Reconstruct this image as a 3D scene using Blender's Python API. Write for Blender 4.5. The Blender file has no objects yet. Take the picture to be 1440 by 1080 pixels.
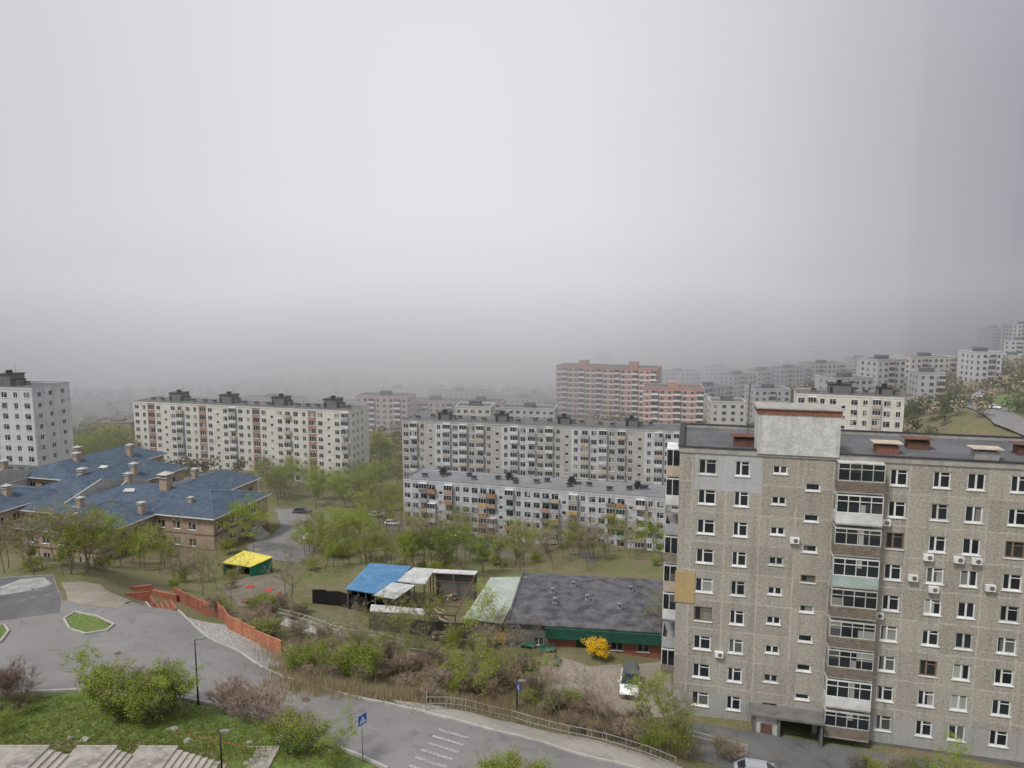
import bpy, math, random
import numpy as np
from mathutils import Vector, Matrix, geometry, noise
random.seed(7)
sc=bpy.context.scene
F=1000.0; HC=41.3; PT=math.atan(120/1000.0); cp,sp=math.cos(PT),math.sin(PT)
# ---------------- survey helpers (photo bearings -> world) ----------------
def ray(u,v):
    a=(u-720)/F; b=(v-540)/F
    return Vector((a,cp-b*sp,-sp-b*cp))
def P(u,v,z):
    d=ray(u,v); t=(z-HC)/d.z; return Vector((d.x*t,d.y*t,z))
def Q(u,v,Y):
    d=ray(u,v); t=Y/d.y; return Vector((d.x*t,Y,HC+d.z*t))
CT=[(-120,45,12),(-60,45,11),(-45,44,10.4),(-34,44,10.4),(-28,44.5,9.8),(-23,44.5,9.2),(-18,45,8.1),(-12,45,7.9),(0,44,8.0),(15,45,6),(40,45,2),(80,45,0),(-30,50,9.2),(-20,50,8.4),
(-60,62,8.5),(-45,60,8.5),(-30,62,8.3),(-20,56,8.2),(-10,50,8),(0,50,7.2),(8,50,5.9),(16,50,4.4),(-6,54,7.4),(8,54,5),
(-65,72,8),(-50,76,8),(-40,70,8),(-60,85,6.5),(-30,72,6),(-20,70,5),(-10,68,4),(0,62,3.4),(6,60,3),(-10,78,.6),(0,74,1),(-20,85,0),
(-30,88,.5),(-42,88,2),(5,72,1.2),(12,68,1),(18,58,1.2),(22,56,.4),(30,55,0),(45,52,-.3),(20,51,3),(28,47,2.2),(17,64,.2),(30,60,0),(45,58,0),
(0,80,0),(18,77,0),(5,95,-1),(20,92,-1),(-40,100,-1),(-30,105,-2),(-15,100,-1.5),(0,110,-4),(-50,115,-3),(-22,95,-.5),
(-55,127,-5.5),(-50,147,-7),(-80,122,-4.5),(-85,140,-6),(-120,135,-5),(-100,110,0),(-80,100,2.5),(-120,90,6),(-30,130,-9),(-35,150,-12),
(-60,165,-12),(-100,180,-12),(-150,190,-11),(0,130,-11),(20,130,-10),(0,160,-21),(-30,190,-24.5),(40,170,-24),(0,180,-25),(70,170,-18),
(-30,220,-26),(50,220,-25),(-60,200,-20),(-60,240,-24),(-140,260,-24),(-100,230,-20),(-60,215,-23),(60,110,-6),(100,100,-2),(100,150,-6),
(110,200,-8),(150,210,6),(180,200,12),(200,260,8),(200,330,-2),(260,330,6),(150,300,-12),(100,300,-22),(60,300,-26),(-200,300,-24),
(0,350,-28),(-100,400,-30),(100,450,-28),(0,600,-32),(300,600,-12),(450,600,-5),(-300,600,-34),(-500,400,-28),(0,1200,-35),(1500,1200,-10),
(-1500,1200,-35),(-400,200,-15),(400,200,14),(-300,50,5),(300,50,0),(0,-100,5),(300,-200,0),(-300,-200,5)]
CA=np.array(CT,float)
def gz(x,y):
    d=(CA[:,0]-x)**2+(CA[:,1]-y)**2
    w=1/(d+25.0)**2
    return float((w*CA[:,2]).sum()/w.sum())
def G(u,v):
    d=ray(u,v); d=d/d.y; t=35.0
    pt=t
    while t<1500:
        if HC+d.z*t<gz(d.x*t,t): break
        pt=t; t+=max(.6,t*.01)
    lo,hi=pt,t
    for _ in range(14):
        m=(lo+hi)/2
        if HC+d.z*m<gz(d.x*m,m): hi=m
        else: lo=m
    return Vector((d.x*hi,hi,gz(d.x*hi,hi)))
# ---------------- mesh / object helpers ----------------
class MB:
    def __init__(s): s.v=[];s.f=[];s.m=[]
    def add(s,vs,fs,m=0):
        o=len(s.v); s.v.extend([tuple(p) for p in vs])
        for f in fs: s.f.append(tuple(i+o for i in f)); s.m.append(m)
    def quad(s,a,b,c,d,m=0): s.add([a,b,c,d],[(0,1,2,3)],m)
    def tri(s,a,b,c,m=0): s.add([a,b,c],[(0,1,2)],m)
    def box(s,x0,y0,z0,x1,y1,z1,m=0):
        s.add([(x0,y0,z0),(x1,y0,z0),(x1,y1,z0),(x0,y1,z0),(x0,y0,z1),(x1,y0,z1),(x1,y1,z1),(x0,y1,z1)],
        [(0,3,2,1),(4,5,6,7),(0,1,5,4),(1,2,6,5),(2,3,7,6),(3,0,4,7)],m)
    def prism(s,poly,z0,z1,m=0,mt=None):
        n=len(poly); vs=[(p[0],p[1],z0) for p in poly]+[(p[0],p[1],z1) for p in poly]
        s.add(vs,[(i,(i+1)%n,(i+1)%n+n,i+n) for i in range(n)]+[tuple(range(n,2*n)),tuple(range(n-1,-1,-1))],m)
    def tube(s,p0,p1,r0,r1,n=6,m=0,cap=True):
        p0=Vector(p0);p1=Vector(p1); d=(p1-p0)
        if d.length<1e-6: return
        d.normalize(); a=d.orthogonal().normalized(); b=d.cross(a)
        vs=[]
        for p,r in((p0,r0),(p1,r1)):
            for i in range(n):
                t=2*math.pi*i/n; vs.append(p+a*(r*math.cos(t))+b*(r*math.sin(t)))
        fs=[(i,(i+1)%n,(i+1)%n+n,i+n) for i in range(n)]
        if cap: fs+=[tuple(range(n,2*n)),tuple(range(n-1,-1,-1))]
        s.add(vs,fs,m)
    def beam(s,p0,p1,w,h,m=0):
        p0=Vector(p0);p1=Vector(p1); d=(p1-p0).normalized(); sd=d.cross(Vector((0,0,1)))
        if sd.length<.01: sd=Vector((1,0,0))
        sd.normalize(); up=sd.cross(d).normalized()
        vs=[p+sd*a*w/2+up*b*h/2 for p in(p0,p1) for a,b in((-1,-1),(1,-1),(1,1),(-1,1))]
        s.add(vs,[(0,3,2,1),(4,5,6,7),(0,1,5,4),(1,2,6,5),(2,3,7,6),(3,0,4,7)],m)
    def mesh(s,name,mats,smooth=False):
        me=bpy.data.meshes.new(name); me.from_pydata(s.v,[],s.f)
        for m in mats: me.materials.append(m)
        me.polygons.foreach_set('material_index',s.m)
        if smooth: me.polygons.foreach_set('use_smooth',[True]*len(s.f))
        me.update(); return me
def new(name,data=None,parent=None,loc=(0,0,0),rot=0,label=None,cat=None,group=None,kind=None,scale=None):
    if isinstance(rot,(int,float)): rot=(0,0,rot)
    o=bpy.data.objects.new(name,data); sc.collection.objects.link(o)
    o.location=loc; o.rotation_euler=rot
    if scale is not None: o.scale=scale if hasattr(scale,'__len__') else (scale,)*3
    if parent: o.parent=parent
    if label:o["label"]=label
    if cat:o["category"]=cat
    if group:o["group"]=group
    if kind:o["kind"]=kind
    return o
# ---------------- materials ----------------
def nt(name):
    m=bpy.data.materials.new(name); m.use_nodes=True; n=m.node_tree; n.nodes.clear()
    out=n.nodes.new('ShaderNodeOutputMaterial'); b=n.nodes.new('ShaderNodeBsdfPrincipled')
    n.links.new(b.outputs[0],out.inputs[0]); return m,n,b,out
def N(n,t,**k):
    x=n.nodes.new('ShaderNode'+t)
    for a,v in k.items():
        if a[0]=='_': x.inputs[int(a[1:])].default_value=v
        else: setattr(x,a,v)
    return x
def mixc(n,fac,a,b,blend='MIX'):
    x=n.nodes.new('ShaderNodeMix'); x.data_type='RGBA'; x.blend_type=blend
    for s,i in((fac,0),(a,6),(b,7)):
        if isinstance(s,bpy.types.NodeSocket): n.links.new(s,x.inputs[i])
        elif isinstance(s,(int,float)): x.inputs[i].default_value=s
        else: x.inputs[i].default_value=(*s,1) if len(s)==3 else s
    return x.outputs[2]
def noisef(n,vec,scale,detail=4,lo=.35,hi=.65,rough=.6):
    a=N(n,'TexNoise'); a.inputs['Scale'].default_value=scale; a.inputs['Detail'].default_value=detail; a.inputs['Roughness'].default_value=rough
    n.links.new(vec,a.inputs['Vector'])
    r=N(n,'MapRange'); r.inputs[1].default_value=lo; r.inputs[2].default_value=hi
    n.links.new(a.outputs[0],r.inputs[0]); return r.outputs[0]
def mul(n,a,k):
    x=N(n,'Math',operation='MULTIPLY'); n.links.new(a,x.inputs[0])
    if isinstance(k,(int,float)): x.inputs[1].default_value=k
    else: n.links.new(k,x.inputs[1])
    return x.outputs[0]
def scalevec(n,vec,s):
    x=N(n,'Mapping'); x.inputs['Scale'].default_value=s; n.links.new(vec,x.inputs[0]); return x.outputs[0]
def bump(n,b,h,st,dist=.05):
    x=N(n,'Bump'); x.inputs['Strength'].default_value=st; x.inputs['Distance'].default_value=dist
    n.links.new(h,x.inputs['Height']); n.links.new(x.outputs[0],b.inputs['Normal'])
def M(name,c1,c2=None,rough=.85,scale=1.0,bscale=15,bst=.3,coord='pos',streak=0,spec=.3,metal=0,fine=.15):
    m,n,b,o=nt(name)
    if c2 is None: c2=tuple(x*.72 for x in c1)
    v=N(n,'NewGeometry').outputs['Position'] if coord=='pos' else N(n,'TexCoord').outputs['Object']
    c=mixc(n,noisef(n,v,scale),c1,c2)
    if fine: c=mixc(n,fine,c,mixc(n,noisef(n,v,bscale,3),tuple(x*.4 for x in c1),tuple(min(1,x*1.6) for x in c1)))
    if streak: c=mixc(n,mul(n,noisef(n,scalevec(n,v,(1.5,1.5,.12)),1.0,5,.5,.75),streak),c,tuple(x*.35 for x in c1))
    n.links.new(c,b.inputs['Base Color']); b.inputs['Roughness'].default_value=rough
    b.inputs['Specular IOR Level'].default_value=spec; b.inputs['Metallic'].default_value=metal
    if bst: bump(n,b,noisef(n,v,bscale,3,.2,.8),bst,.03)
    return m
def panel(name,c1,c2,seam,pw,ph,ox,oz,ms=.06,fine=.35,seamstr=.8,streak=.5,fs=9,blotch=.5):
    m,n,b,o=nt(name); v=N(n,'TexCoord').outputs['Object']
    sx=N(n,'SeparateXYZ'); n.links.new(v,sx.inputs[0])
    ad=N(n,'Math',operation='ADD'); n.links.new(sx.outputs[0],ad.inputs[0]); n.links.new(sx.outputs[1],ad.inputs[1])
    cx=N(n,'CombineXYZ'); n.links.new(ad.outputs[0],cx.inputs[0]); n.links.new(sx.outputs[2],cx.inputs[1])
    mp=N(n,'Mapping'); mp.inputs[1].default_value=(-ox+100*pw,-oz+100*ph,0); n.links.new(cx.outputs[0],mp.inputs[0])
    nz=N(n,'TexNoise'); nz.inputs['Scale'].default_value=1.3; nz.inputs['Detail'].default_value=6; n.links.new(v,nz.inputs[0])
    va=N(n,'VectorMath',operation='MULTIPLY_ADD'); n.links.new(nz.outputs[1],va.inputs[0]); va.inputs[1].default_value=(.22,.22,0); n.links.new(mp.outputs[0],va.inputs[2])
    va2=N(n,'VectorMath',operation='SUBTRACT'); n.links.new(va.outputs[0],va2.inputs[0]); va2.inputs[1].default_value=(.11,.11,0)
    br=N(n,'TexBrick'); br.offset=0; br.squash=1; br.inputs['Scale'].default_value=1; br.inputs['Brick Width'].default_value=pw; br.inputs['Row Height'].default_value=ph
    br.inputs['Mortar Size'].default_value=ms; br.inputs['Mortar Smooth'].default_value=.3; br.inputs['Bias'].default_value=0
    br.inputs['Color1'].default_value=(*c1,1); br.inputs['Color2'].default_value=(*c2,1); br.inputs['Mortar'].default_value=(*c1,1)
    n.links.new(va2.outputs[0],br.inputs[0])
    c=mixc(n,blotch,br.outputs[0],mixc(n,noisef(n,v,.35,5),c1,c2))
    c=mixc(n,mul(n,noisef(n,scalevec(n,v,(1.2,1.2,.1)),1.0,5,.5,.78),streak),c,tuple(x*.4 for x in c1))
    c=mixc(n,fine,c,mixc(n,noisef(n,v,fs,5,.36,.64,.85),tuple(x*.3 for x in c1),tuple(min(1,x*1.75) for x in c1)))
    c=mixc(n,mul(n,mul(n,br.outputs[1],noisef(n,v,.7,5,.42,.62)),seamstr),c,seam)
    n.links.new(c,b.inputs['Base Color']); b.inputs['Roughness'].default_value=.92; b.inputs['Specular IOR Level'].default_value=.15
    bump(n,b,noisef(n,v,fs*1.5,3,.2,.8),.7,.04)
    return m
def glassmat(name,curt=.80,dark=(.013,.016,.02),light=(.34,.34,.33)):
    m,n,b,o=nt(name); g=N(n,'NewGeometry').outputs['Position']
    sn=N(n,'VectorMath',operation='SNAP'); n.links.new(g,sn.inputs[0]); sn.inputs[1].default_value=(1.3,1.3,2.9)
    w=N(n,'TexWhiteNoise'); n.links.new(sn.outputs[0],w.inputs[0])
    r=N(n,'ValToRGB'); e=r.color_ramp.elements; e[0].color=(*dark,1); e[1].color=(*light,1); e[0].position=curt; e[1].position=.98
    e2=e.new(.4); e2.color=(dark[0]*1.8,dark[1]*1.8,dark[2]*1.8,1)
    n.links.new(w.outputs[0],r.inputs[0]); n.links.new(r.outputs[0],b.inputs['Base Color'])
    b.inputs['Roughness'].default_value=.06; b.inputs['Specular IOR Level'].default_value=.4
    return m
def leafmat(name,a,b_,c_):
    m,n,b,o=nt(name); oi=N(n,'ObjectInfo'); v=N(n,'NewGeometry').outputs['Position']
    c=mixc(n,noisef(n,v,.9,3,.3,.7),a,b_); c=mixc(n,oi.outputs['Random'],c,c_)
    c=mixc(n,.45,c,mixc(n,noisef(n,v,6,2,.3,.7),tuple(x*.3 for x in a),tuple(x*1.6 for x in b_)))
    n.links.new(c,b.inputs['Base Color']); b.inputs['Roughness'].default_value=.7; b.inputs['Specular IOR Level'].default_value=.15
    t=N(n,'BsdfTranslucent'); n.links.new(c,t.inputs[0]); mx=N(n,'MixShader',_0=.35)
    n.links.new(b.outputs[0],mx.inputs[1]); n.links.new(t.outputs[0],mx.inputs[2]); n.links.new(mx.outputs[0],o.inputs[0]); return m
WHITE=M('white_paint',(.74,.74,.73),bscale=8,bst=.05,rough=.5)
OLDW=M('old_white_paint',(.50,.50,.47),bscale=6,streak=.6)
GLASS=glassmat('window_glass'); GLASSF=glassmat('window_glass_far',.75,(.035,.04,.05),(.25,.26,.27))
PEB=panel('pebbledash_panel',(.375,.345,.305),(.235,.217,.193),(.50,.48,.44),3.1,2.9,1.2,.95,.08,.36,.65,1.0,4.5,.3)
PEBL=panel('painted_panel',(.44,.445,.455),(.36,.365,.375),(.24,.24,.24),3.1,2.9,1.2,.95,.05,.2,.5,.6)
PLNT=panel('painted_plinth',(.37,.365,.35),(.26,.255,.245),(.24,.24,.24),3.1,2.9,1.2,.95,.05,.4,.5,1.0)
MIDW=panel('lavender_panel',(.56,.57,.645),(.44,.45,.51),(.15,.15,.16),2.6,2.8,0,.3,.07,.2,.8,.7,5,.4)
NINEW=panel('grey_white_panel',(.46,.445,.42),(.34,.33,.315),(.16,.15,.15),2.9,2.8,0,.3,.08,.25,.8,.7,5,.4)
LEFTW=panel('cream_panel',(.66,.64,.58),(.52,.505,.465),(.2,.19,.17),3.2,2.85,0,.3,.07,.2,.75,.6,5,.4)
TOWW=panel('white_panel',(.56,.57,.59),(.47,.48,.50),(.2,.2,.21),3.0,2.9,0,.3,.07,.15,.75,.5,5,.4)
DGREY=M('dark_grey_paint',(.22,.23,.25),streak=.4)
ROOF=M('bitumen_roof',(.085,.088,.096),(.145,.147,.153),scale=.25,bscale=4,rough=.8,fine=.3)
ROOFL=M('worn_bitumen_roof',(.16,.165,.175),(.23,.233,.24),scale=.2,bscale=3,fine=.3)
ROOFG=M('garage_bitumen',(.045,.045,.055),(.19,.185,.19),scale=.7,bscale=3,fine=.45,rough=.7)
CONC=M('concrete',(.36,.35,.33),streak=.5)
CONCD=M('dark_concrete',(.16,.157,.152),streak=.4)
PLAST=M('whitewashed_brick',(.55,.55,.54),(.40,.40,.39),scale=1.2,bscale=7,streak=.5,fine=.25)
BRICK=M('red_brick',(.26,.11,.08),(.15,.075,.055),scale=1.5,bscale=9,fine=.3)
RUST=M('rusty_metal',(.17,.085,.06),(.09,.05,.04),scale=2,bscale=12)
BROWN=M('brown_slat_parapet',(.22,.185,.15),(.12,.10,.08),scale=2,bscale=10,fine=.45)
PINKB=M('brown_pink_panel',(.36,.22,.17),(.28,.17,.135),scale=1)
METAL=M('grey_metal',(.3,.3,.31),rough=.45,metal=.5,bst=.05)
BLACK=M('black_paint',(.02,.02,.022),rough=.5,bst=.05)
BARK=M('bark',(.17,.145,.12),(.11,.09,.075),bscale=20)
TWIG=M('twigs',(.32,.255,.19),(.21,.165,.12),bst=0,fine=0)
TWIGR=M('reddish_twigs',(.34,.25,.195),(.24,.17,.13),bst=0,fine=0)
DRYM=M('dry_stalks',(.38,.295,.185),(.25,.19,.12),bst=0,fine=0)
LG=leafmat('fresh_leaves',(.18,.27,.03),(.30,.38,.045),(.20,.26,.035))
LG2=leafmat('olive_leaves',(.20,.23,.055),(.28,.30,.07),(.23,.22,.07))
LD=leafmat('deep_leaves',(.075,.145,.025),(.13,.20,.04),(.105,.15,.03))
LY=leafmat('yellow_blossom',(.8,.52,.02),(.9,.65,.05),(.75,.5,.02))
LF=leafmat('far_leaves',(.07,.09,.038),(.11,.125,.05),(.085,.09,.045))
# ---------------- ground ----------------
def groundmat():
    m,n,b,o=nt('ground_soil_grass'); v=N(n,'NewGeometry').outputs['Position']
    c=mixc(n,noisef(n,v,.12,6,.4,.6),(.18,.15,.105),(.11,.15,.045))
    c=mixc(n,noisef(n,v,.5,5,.45,.7),c,(.23,.185,.125))
    c=mixc(n,.5,c,mixc(n,noisef(n,v,5,4,.3,.7,.8),(.045,.04,.025),(.25,.23,.12)))
    n.links.new(c,b.inputs['Base Color']); b.inputs['Roughness'].default_value=.95; b.inputs['Specular IOR Level'].default_value=.1
    bump(n,b,noisef(n,v,3,5,.2,.8),.8,.15); return m
def axis(a,b,st,ends,g=1.25):
    L=list(np.arange(a,b+.01,st)); s=st; x=a; lo=[]
    while x>ends[0]: s*=g; x-=s; lo.append(x)
    s=st; x=L[-1]; hi=[]
    while x<ends[1]: s*=g; x+=s; hi.append(x)
    return np.array(lo[::-1]+L+hi)
xs=axis(-100,90,1.5,(-2500,2500),1.12); ys=axis(38,130,1.25,(-600,4000),1.07)
XX,YY=np.meshgrid(xs,ys); ZZ=np.zeros_like(XX); WW=np.zeros_like(XX)
for cx,cy,cz in CT:
    w=1/((XX-cx)**2+(YY-cy)**2+25.0)**2; ZZ+=w*cz; WW+=w
ZZ/=WW
gm=bpy.data.meshes.new('ground'); nx,ny=len(xs),len(ys)
vv=np.stack([XX.ravel(),YY.ravel(),ZZ.ravel()],1)
ff=[(j*nx+i,j*nx+i+1,(j+1)*nx+i+1,(j+1)*nx+i) for j in range(ny-1) for i in range(nx-1)]
gm.from_pydata(vv.tolist(),[],ff); gm.materials.append(groundmat()); gm.polygons.foreach_set('use_smooth',[True]*len(ff))
new('ground',gm,kind='structure')
def patch(name,poly,off,mat,step=1.5,kind='structure'):
    poly=[Vector((p[0],p[1])) for p in poly]
    bx=[p.x for p in poly]; by=[p.y for p in poly]
    pts=[];n=len(poly)
    for i in range(n):
        a=poly[i];b=poly[(i+1)%n];k=max(1,int((b-a).length/step))
        for j in range(k): pts.append(a.lerp(b,j/k))
    m=len(pts); edges=[(i,(i+1)%m) for i in range(m)]
    extra=[]
    x=min(bx)+step/2
    while x<max(bx):
        y=min(by)+step/2
        while y<max(by):
            extra.append(Vector((x+.01,y+.013))); y+=step
        x+=step
    r=geometry.delaunay_2d_cdt(pts+extra,edges,[list(range(m))],1,1e-5)
    me=bpy.data.meshes.new(name); me.from_pydata([(p.x,p.y,gz(p.x,p.y)+off) for p in r[0]],[],[tuple(f) for f in r[2]])
    me.materials.append(mat); me.polygons.foreach_set('use_smooth',[True]*len(me.polygons))
    return new(name,me,kind=kind)
def asph(name,c1,c2):
    m,n,b,o=nt(name); v=N(n,'NewGeometry').outputs['Position']
    c=mixc(n,noisef(n,v,.18,6,.35,.65),c1,c2)
    c=mixc(n,noisef(n,v,.7,5,.55,.75),c,tuple(x*.65 for x in c1))
    vo=N(n,'TexVoronoi',feature='DISTANCE_TO_EDGE'); vo.inputs['Scale'].default_value=.16
    nz=N(n,'TexNoise'); nz.inputs['Scale'].default_value=.8; nz.inputs['Detail'].default_value=6
    n.links.new(v,nz.inputs[0]); va=N(n,'VectorMath',operation='MULTIPLY_ADD'); n.links.new(nz.outputs[1],va.inputs[0]); va.inputs[1].default_value=(2.2,2.2,1); n.links.new(v,va.inputs[2]); n.links.new(va.outputs[0],vo.inputs[0])
    r=N(n,'MapRange'); r.inputs[1].default_value=.0; r.inputs[2].default_value=.012; r.inputs[3].default_value=.45; r.inputs[4].default_value=0; n.links.new(vo.outputs[0],r.inputs[0])
    c=mixc(n,mul(n,r.outputs[0],noisef(n,v,.3,3,.45,.6)),c,tuple(x*.4 for x in c1))
    c=mixc(n,.2,c,mixc(n,noisef(n,v,14,3,.3,.7),tuple(x*.4 for x in c1),tuple(x*1.8 for x in c1)))
    n.links.new(c,b.inputs['Base Color']); b.inputs['Roughness'].default_value=.8; b.inputs['Specular IOR Level'].default_value=.25
    bump(n,b,noisef(n,v,12,3,.2,.8),.3,.02); return m
ASPH=asph('asphalt',(.175,.17,.167),(.22,.215,.21)); ASPD=asph('dark_asphalt',(.10,.10,.105),(.15,.15,.15))
DIRT=M('packed_dirt',(.28,.245,.205),(.19,.165,.14),scale=.4,bscale=5,fine=.3)
DIRTD=M('dark_playground_soil',(.19,.165,.135),(.12,.115,.08),scale=.5,bscale=5,fine=.3)
GRAV=M('gravel',(.31,.30,.29),(.2,.195,.185),scale=1,bscale=6,bst=.8,fine=.6)
PAVE=panel('paving_slabs',(.36,.335,.30),(.30,.28,.255),(.17,.16,.15),.6,.6,0,0,.03,.25,.8,.3)
KERB=M('kerb_concrete',(.40,.39,.37),bscale=6)
GRASS=M('lawn_grass',(.10,.155,.036),(.145,.145,.06),scale=.5,bscale=5,bst=.8,fine=.5)
PM=M('road_paint',(.32,.32,.315),(.175,.172,.17),scale=2.6,bscale=6,fine=.5)
def GP(l): return [G(*p) for p in l]
far=[(205,848),(262,871),(330,915),(400,955),(460,972),(540,990),(620,1010),(700,1031),(780,1052),(860,1074),(940,1098)]
near=[(820,1110),(700,1096),(545,1083),(500,1062),(430,1036),(380,1012),(300,992),(200,976),(110,972),(-60,980)]
farW=GP(far); nearW=GP(near)
patch('road',farW+nearW+GP([(-60,812),(0,812),(76,808),(88,845),(180,850)]),.04,ASPH,1.5)
patch('parking_lot',GP([(-50,818),(0,814),(74,810),(86,845),(84,862),(10,872),(-50,878)]),.055,ASPD)
patch('pale_patch',GP([(0,826),(30,815),(62,812),(74,822),(40,832),(0,838)]),.07,M('pale_mottled',(.36,.36,.36),(.12,.12,.12),scale=1.0,fine=.4))  # mottled pale area laid over the parking asphalt
patch('footpath',GP([(86,820),(140,822),(185,846),(165,856),(120,852),(96,846)]),.06,DIRT)
def kerb(name,pts,w=.18,h=.14):
    mb=MB(); q=[]
    for a,b in zip(pts,pts[1:]):
        k=max(1,int((b-a).length/1.2))
        for j in range(k): q.append(a.lerp(b,j/k))
    q.append(pts[-1])
    q=[Vector((p.x,p.y,gz(p.x,p.y)+.04)) for p in q]
    for i in range(len(q)-1):
        mb.beam(q[i]+Vector((0,0,h/2)),q[i+1]+Vector((0,0,h/2)),w,h+.1)
    return new(name,mb.mesh(name,[KERB]),kind='structure')
kerb('kerb',farW); kerb('kerb',nearW[2:])
isl=GP([(90,872),(105,862),(135,868),(160,880),(150,888),(120,893),(98,886)])
patch('traffic_island',isl,.1,GRASS,1); kerb('kerb',isl+[isl[0]])
isl2=GP([(-30,885),(6,880),(12,889),(0,905),(-30,915)])
patch('traffic_island',isl2,.1,GRASS,1); kerb('kerb',isl2+[isl2[0]])
swf=GP([(552,986),(640,1000),(720,1018),(800,1036),(880,1056),(960,1082)])
patch('pavement',swf+GP([(930,1096),(860,1073),(780,1051),(700,1030),(620,1009),(560,992)]),.15,PAVE,1)
patch('gravel_strip',GP([(262,868),(330,880),(395,918),(470,962),(545,984),(462,971),(400,953),(330,913)]),.05,GRAV,1)
patch('lawn',GP([(0,978),(110,975),(200,979),(300,995),(378,1015),(428,1040),(498,1066),(540,1085),(330,1085),(300,1056),(150,1040),(0,1040)]),.05,GRASS,1)
patch('yard',GP([(700,962),(750,935),(790,925),(830,938),(935,930),(948,965),(950,1005),(900,1012),(830,1000),(770,985),(700,975)]),.05,DIRT,1.2)
patch('yard_road',GP([(955,1012),(1060,1030),(1160,1046),(1300,1068),(1440,1090),(1500,1110),(1300,1110),(1050,1090),(960,1060)]),.05,ASPD,1.2)
patch('playground_ground',GP([(312,826),(340,812),(392,808),(410,828),(385,850),(335,854)]),.05,DIRTD,1.5)
patch('school_road',GP([(385,712),(405,712),(440,730),(452,750),(440,775),(400,790),(370,785),(345,770),(395,742)]),.05,ASPH,2)
patch('street',GP([(545,735),(560,732),(700,757),(840,785),(835,795),(700,775),(550,748)]),.05,ASPD,2)
patch('street',GP([(505,705),(560,700),(562,725),(520,728)]),.05,ASPD,2)
patch('lawn',GP([(455,720),(520,715),(565,750),(520,765),(470,765)]),.04,GRASS,2)
patch('hill_road',GP([(1352,552),(1374,550),(1388,566),(1440,590),(1500,612),(1500,636),(1440,614),(1398,597),(1360,574)]),.3,ASPH,4)
patch('hill_meadow',GP([(1395,560),(1500,550),(1500,605),(1440,586),(1400,568)]),.15,M('hill_grass',(.12,.18,.05),(.09,.11,.04),scale=.2,fine=.4,bscale=1),4)
rdir=(farW[7]-farW[5]); rdir.z=0; rdir.normalize(); cross=Vector((rdir.y,-rdir.x,0))
mb=MB(); cst=G(622,1021)
for k in range(6):
    c0=cst+cross*(.5+k*1.05)+rdir*random.uniform(-.1,.1)
    q=[c0,c0+rdir*2.6,c0+rdir*2.6+cross*.34,c0+cross*.34]
    mb.quad(*[Vector((p.x,p.y,gz(p.x,p.y)+.065)) for p in q])
new('road_marking',mb.mesh('road_marking',[PM]),kind='structure')
mb=MB()
cl=GP([(300,950),(340,968),(400,990),(470,1008),(540,1030)])
for a,b in zip(cl,cl[1:]):
    for j in range(0,3):
        s=a.lerp(b,j/3);e=a.lerp(b,j/3+.18); d=(e-s).normalized(); sd=Vector((d.y,-d.x,0))*.05
        mb.quad(*[Vector((p.x,p.y,gz(p.x,p.y)+.065)) for p in(s-sd,e-sd,e+sd,s+sd)])
q=GP([(90,944),(115,943)]); d=(q[1]-q[0]).normalized();sd=Vector((d.y,-d.x,0))*.08
mb.quad(*[Vector((p.x,p.y,gz(p.x,p.y)+.065)) for p in(q[0]-sd,q[1]-sd,q[1]+sd,q[0]+sd)])
new('road_marking',mb.mesh('road_marking',[PM]),kind='structure')
for u,v in((430,985),(165,920),(250,935)):
    p=G(u,v); mb=MB(); mb.tube((0,0,0),(0,0,.02),.35,.35,16); mb.tube((0,0,.02),(0,0,.028),.28,.28,16,1); new('manhole_cover',mb.mesh('manhole_cover',[CONCD,RUST]),None,(p.x,p.y,gz(p.x,p.y)+.05),label='round iron manhole cover set in the asphalt road',cat='manhole cover')
# ---------------- facade machinery ----------------
FOOT=[]
X=Vector((1,0,0));Y=Vector((0,1,0))
def facade(mb,O,U,Nn,L,H,ops,mf=lambda x,z:0,rev=.18,xl=(),zl=()):
    xs=sorted({0,L,*xl,*[o[0] for o in ops],*[o[1] for o in ops]}); zs=sorted({0,H,*zl,*[o[2] for o in ops],*[o[3] for o in ops]})
    xs=[x for x in xs if 0<=x<=L]; zs=[z for z in zs if 0<=z<=H]
    Z=Vector((0,0,1)); pt=lambda x,z,y=0:O+U*x+Z*z+Nn*y
    for j in range(len(zs)-1):
        zc=(zs[j]+zs[j+1])/2; row=[o for o in ops if o[2]<zc<o[3]]
        for i in range(len(xs)-1):
            xc=(xs[i]+xs[i+1])/2
            if any(o[0]<xc<o[1] for o in row): continue
            mb.quad(pt(xs[i],zs[j]),pt(xs[i+1],zs[j]),pt(xs[i+1],zs[j+1]),pt(xs[i],zs[j+1]),mf(xc,zc))
    for a,b,c,d in ops:
        m=mf((a+b)/2,(c+d)/2)
        mb.quad(pt(a,c),pt(b,c),pt(b,c,rev),pt(a,c,rev),m); mb.quad(pt(a,d),pt(a,d,rev),pt(b,d,rev),pt(b,d),m)
        mb.quad(pt(a,c),pt(a,c,rev),pt(a,d,rev),pt(a,d),m); mb.quad(pt(b,c),pt(b,d),pt(b,d,rev),pt(b,c,rev),m)
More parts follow.
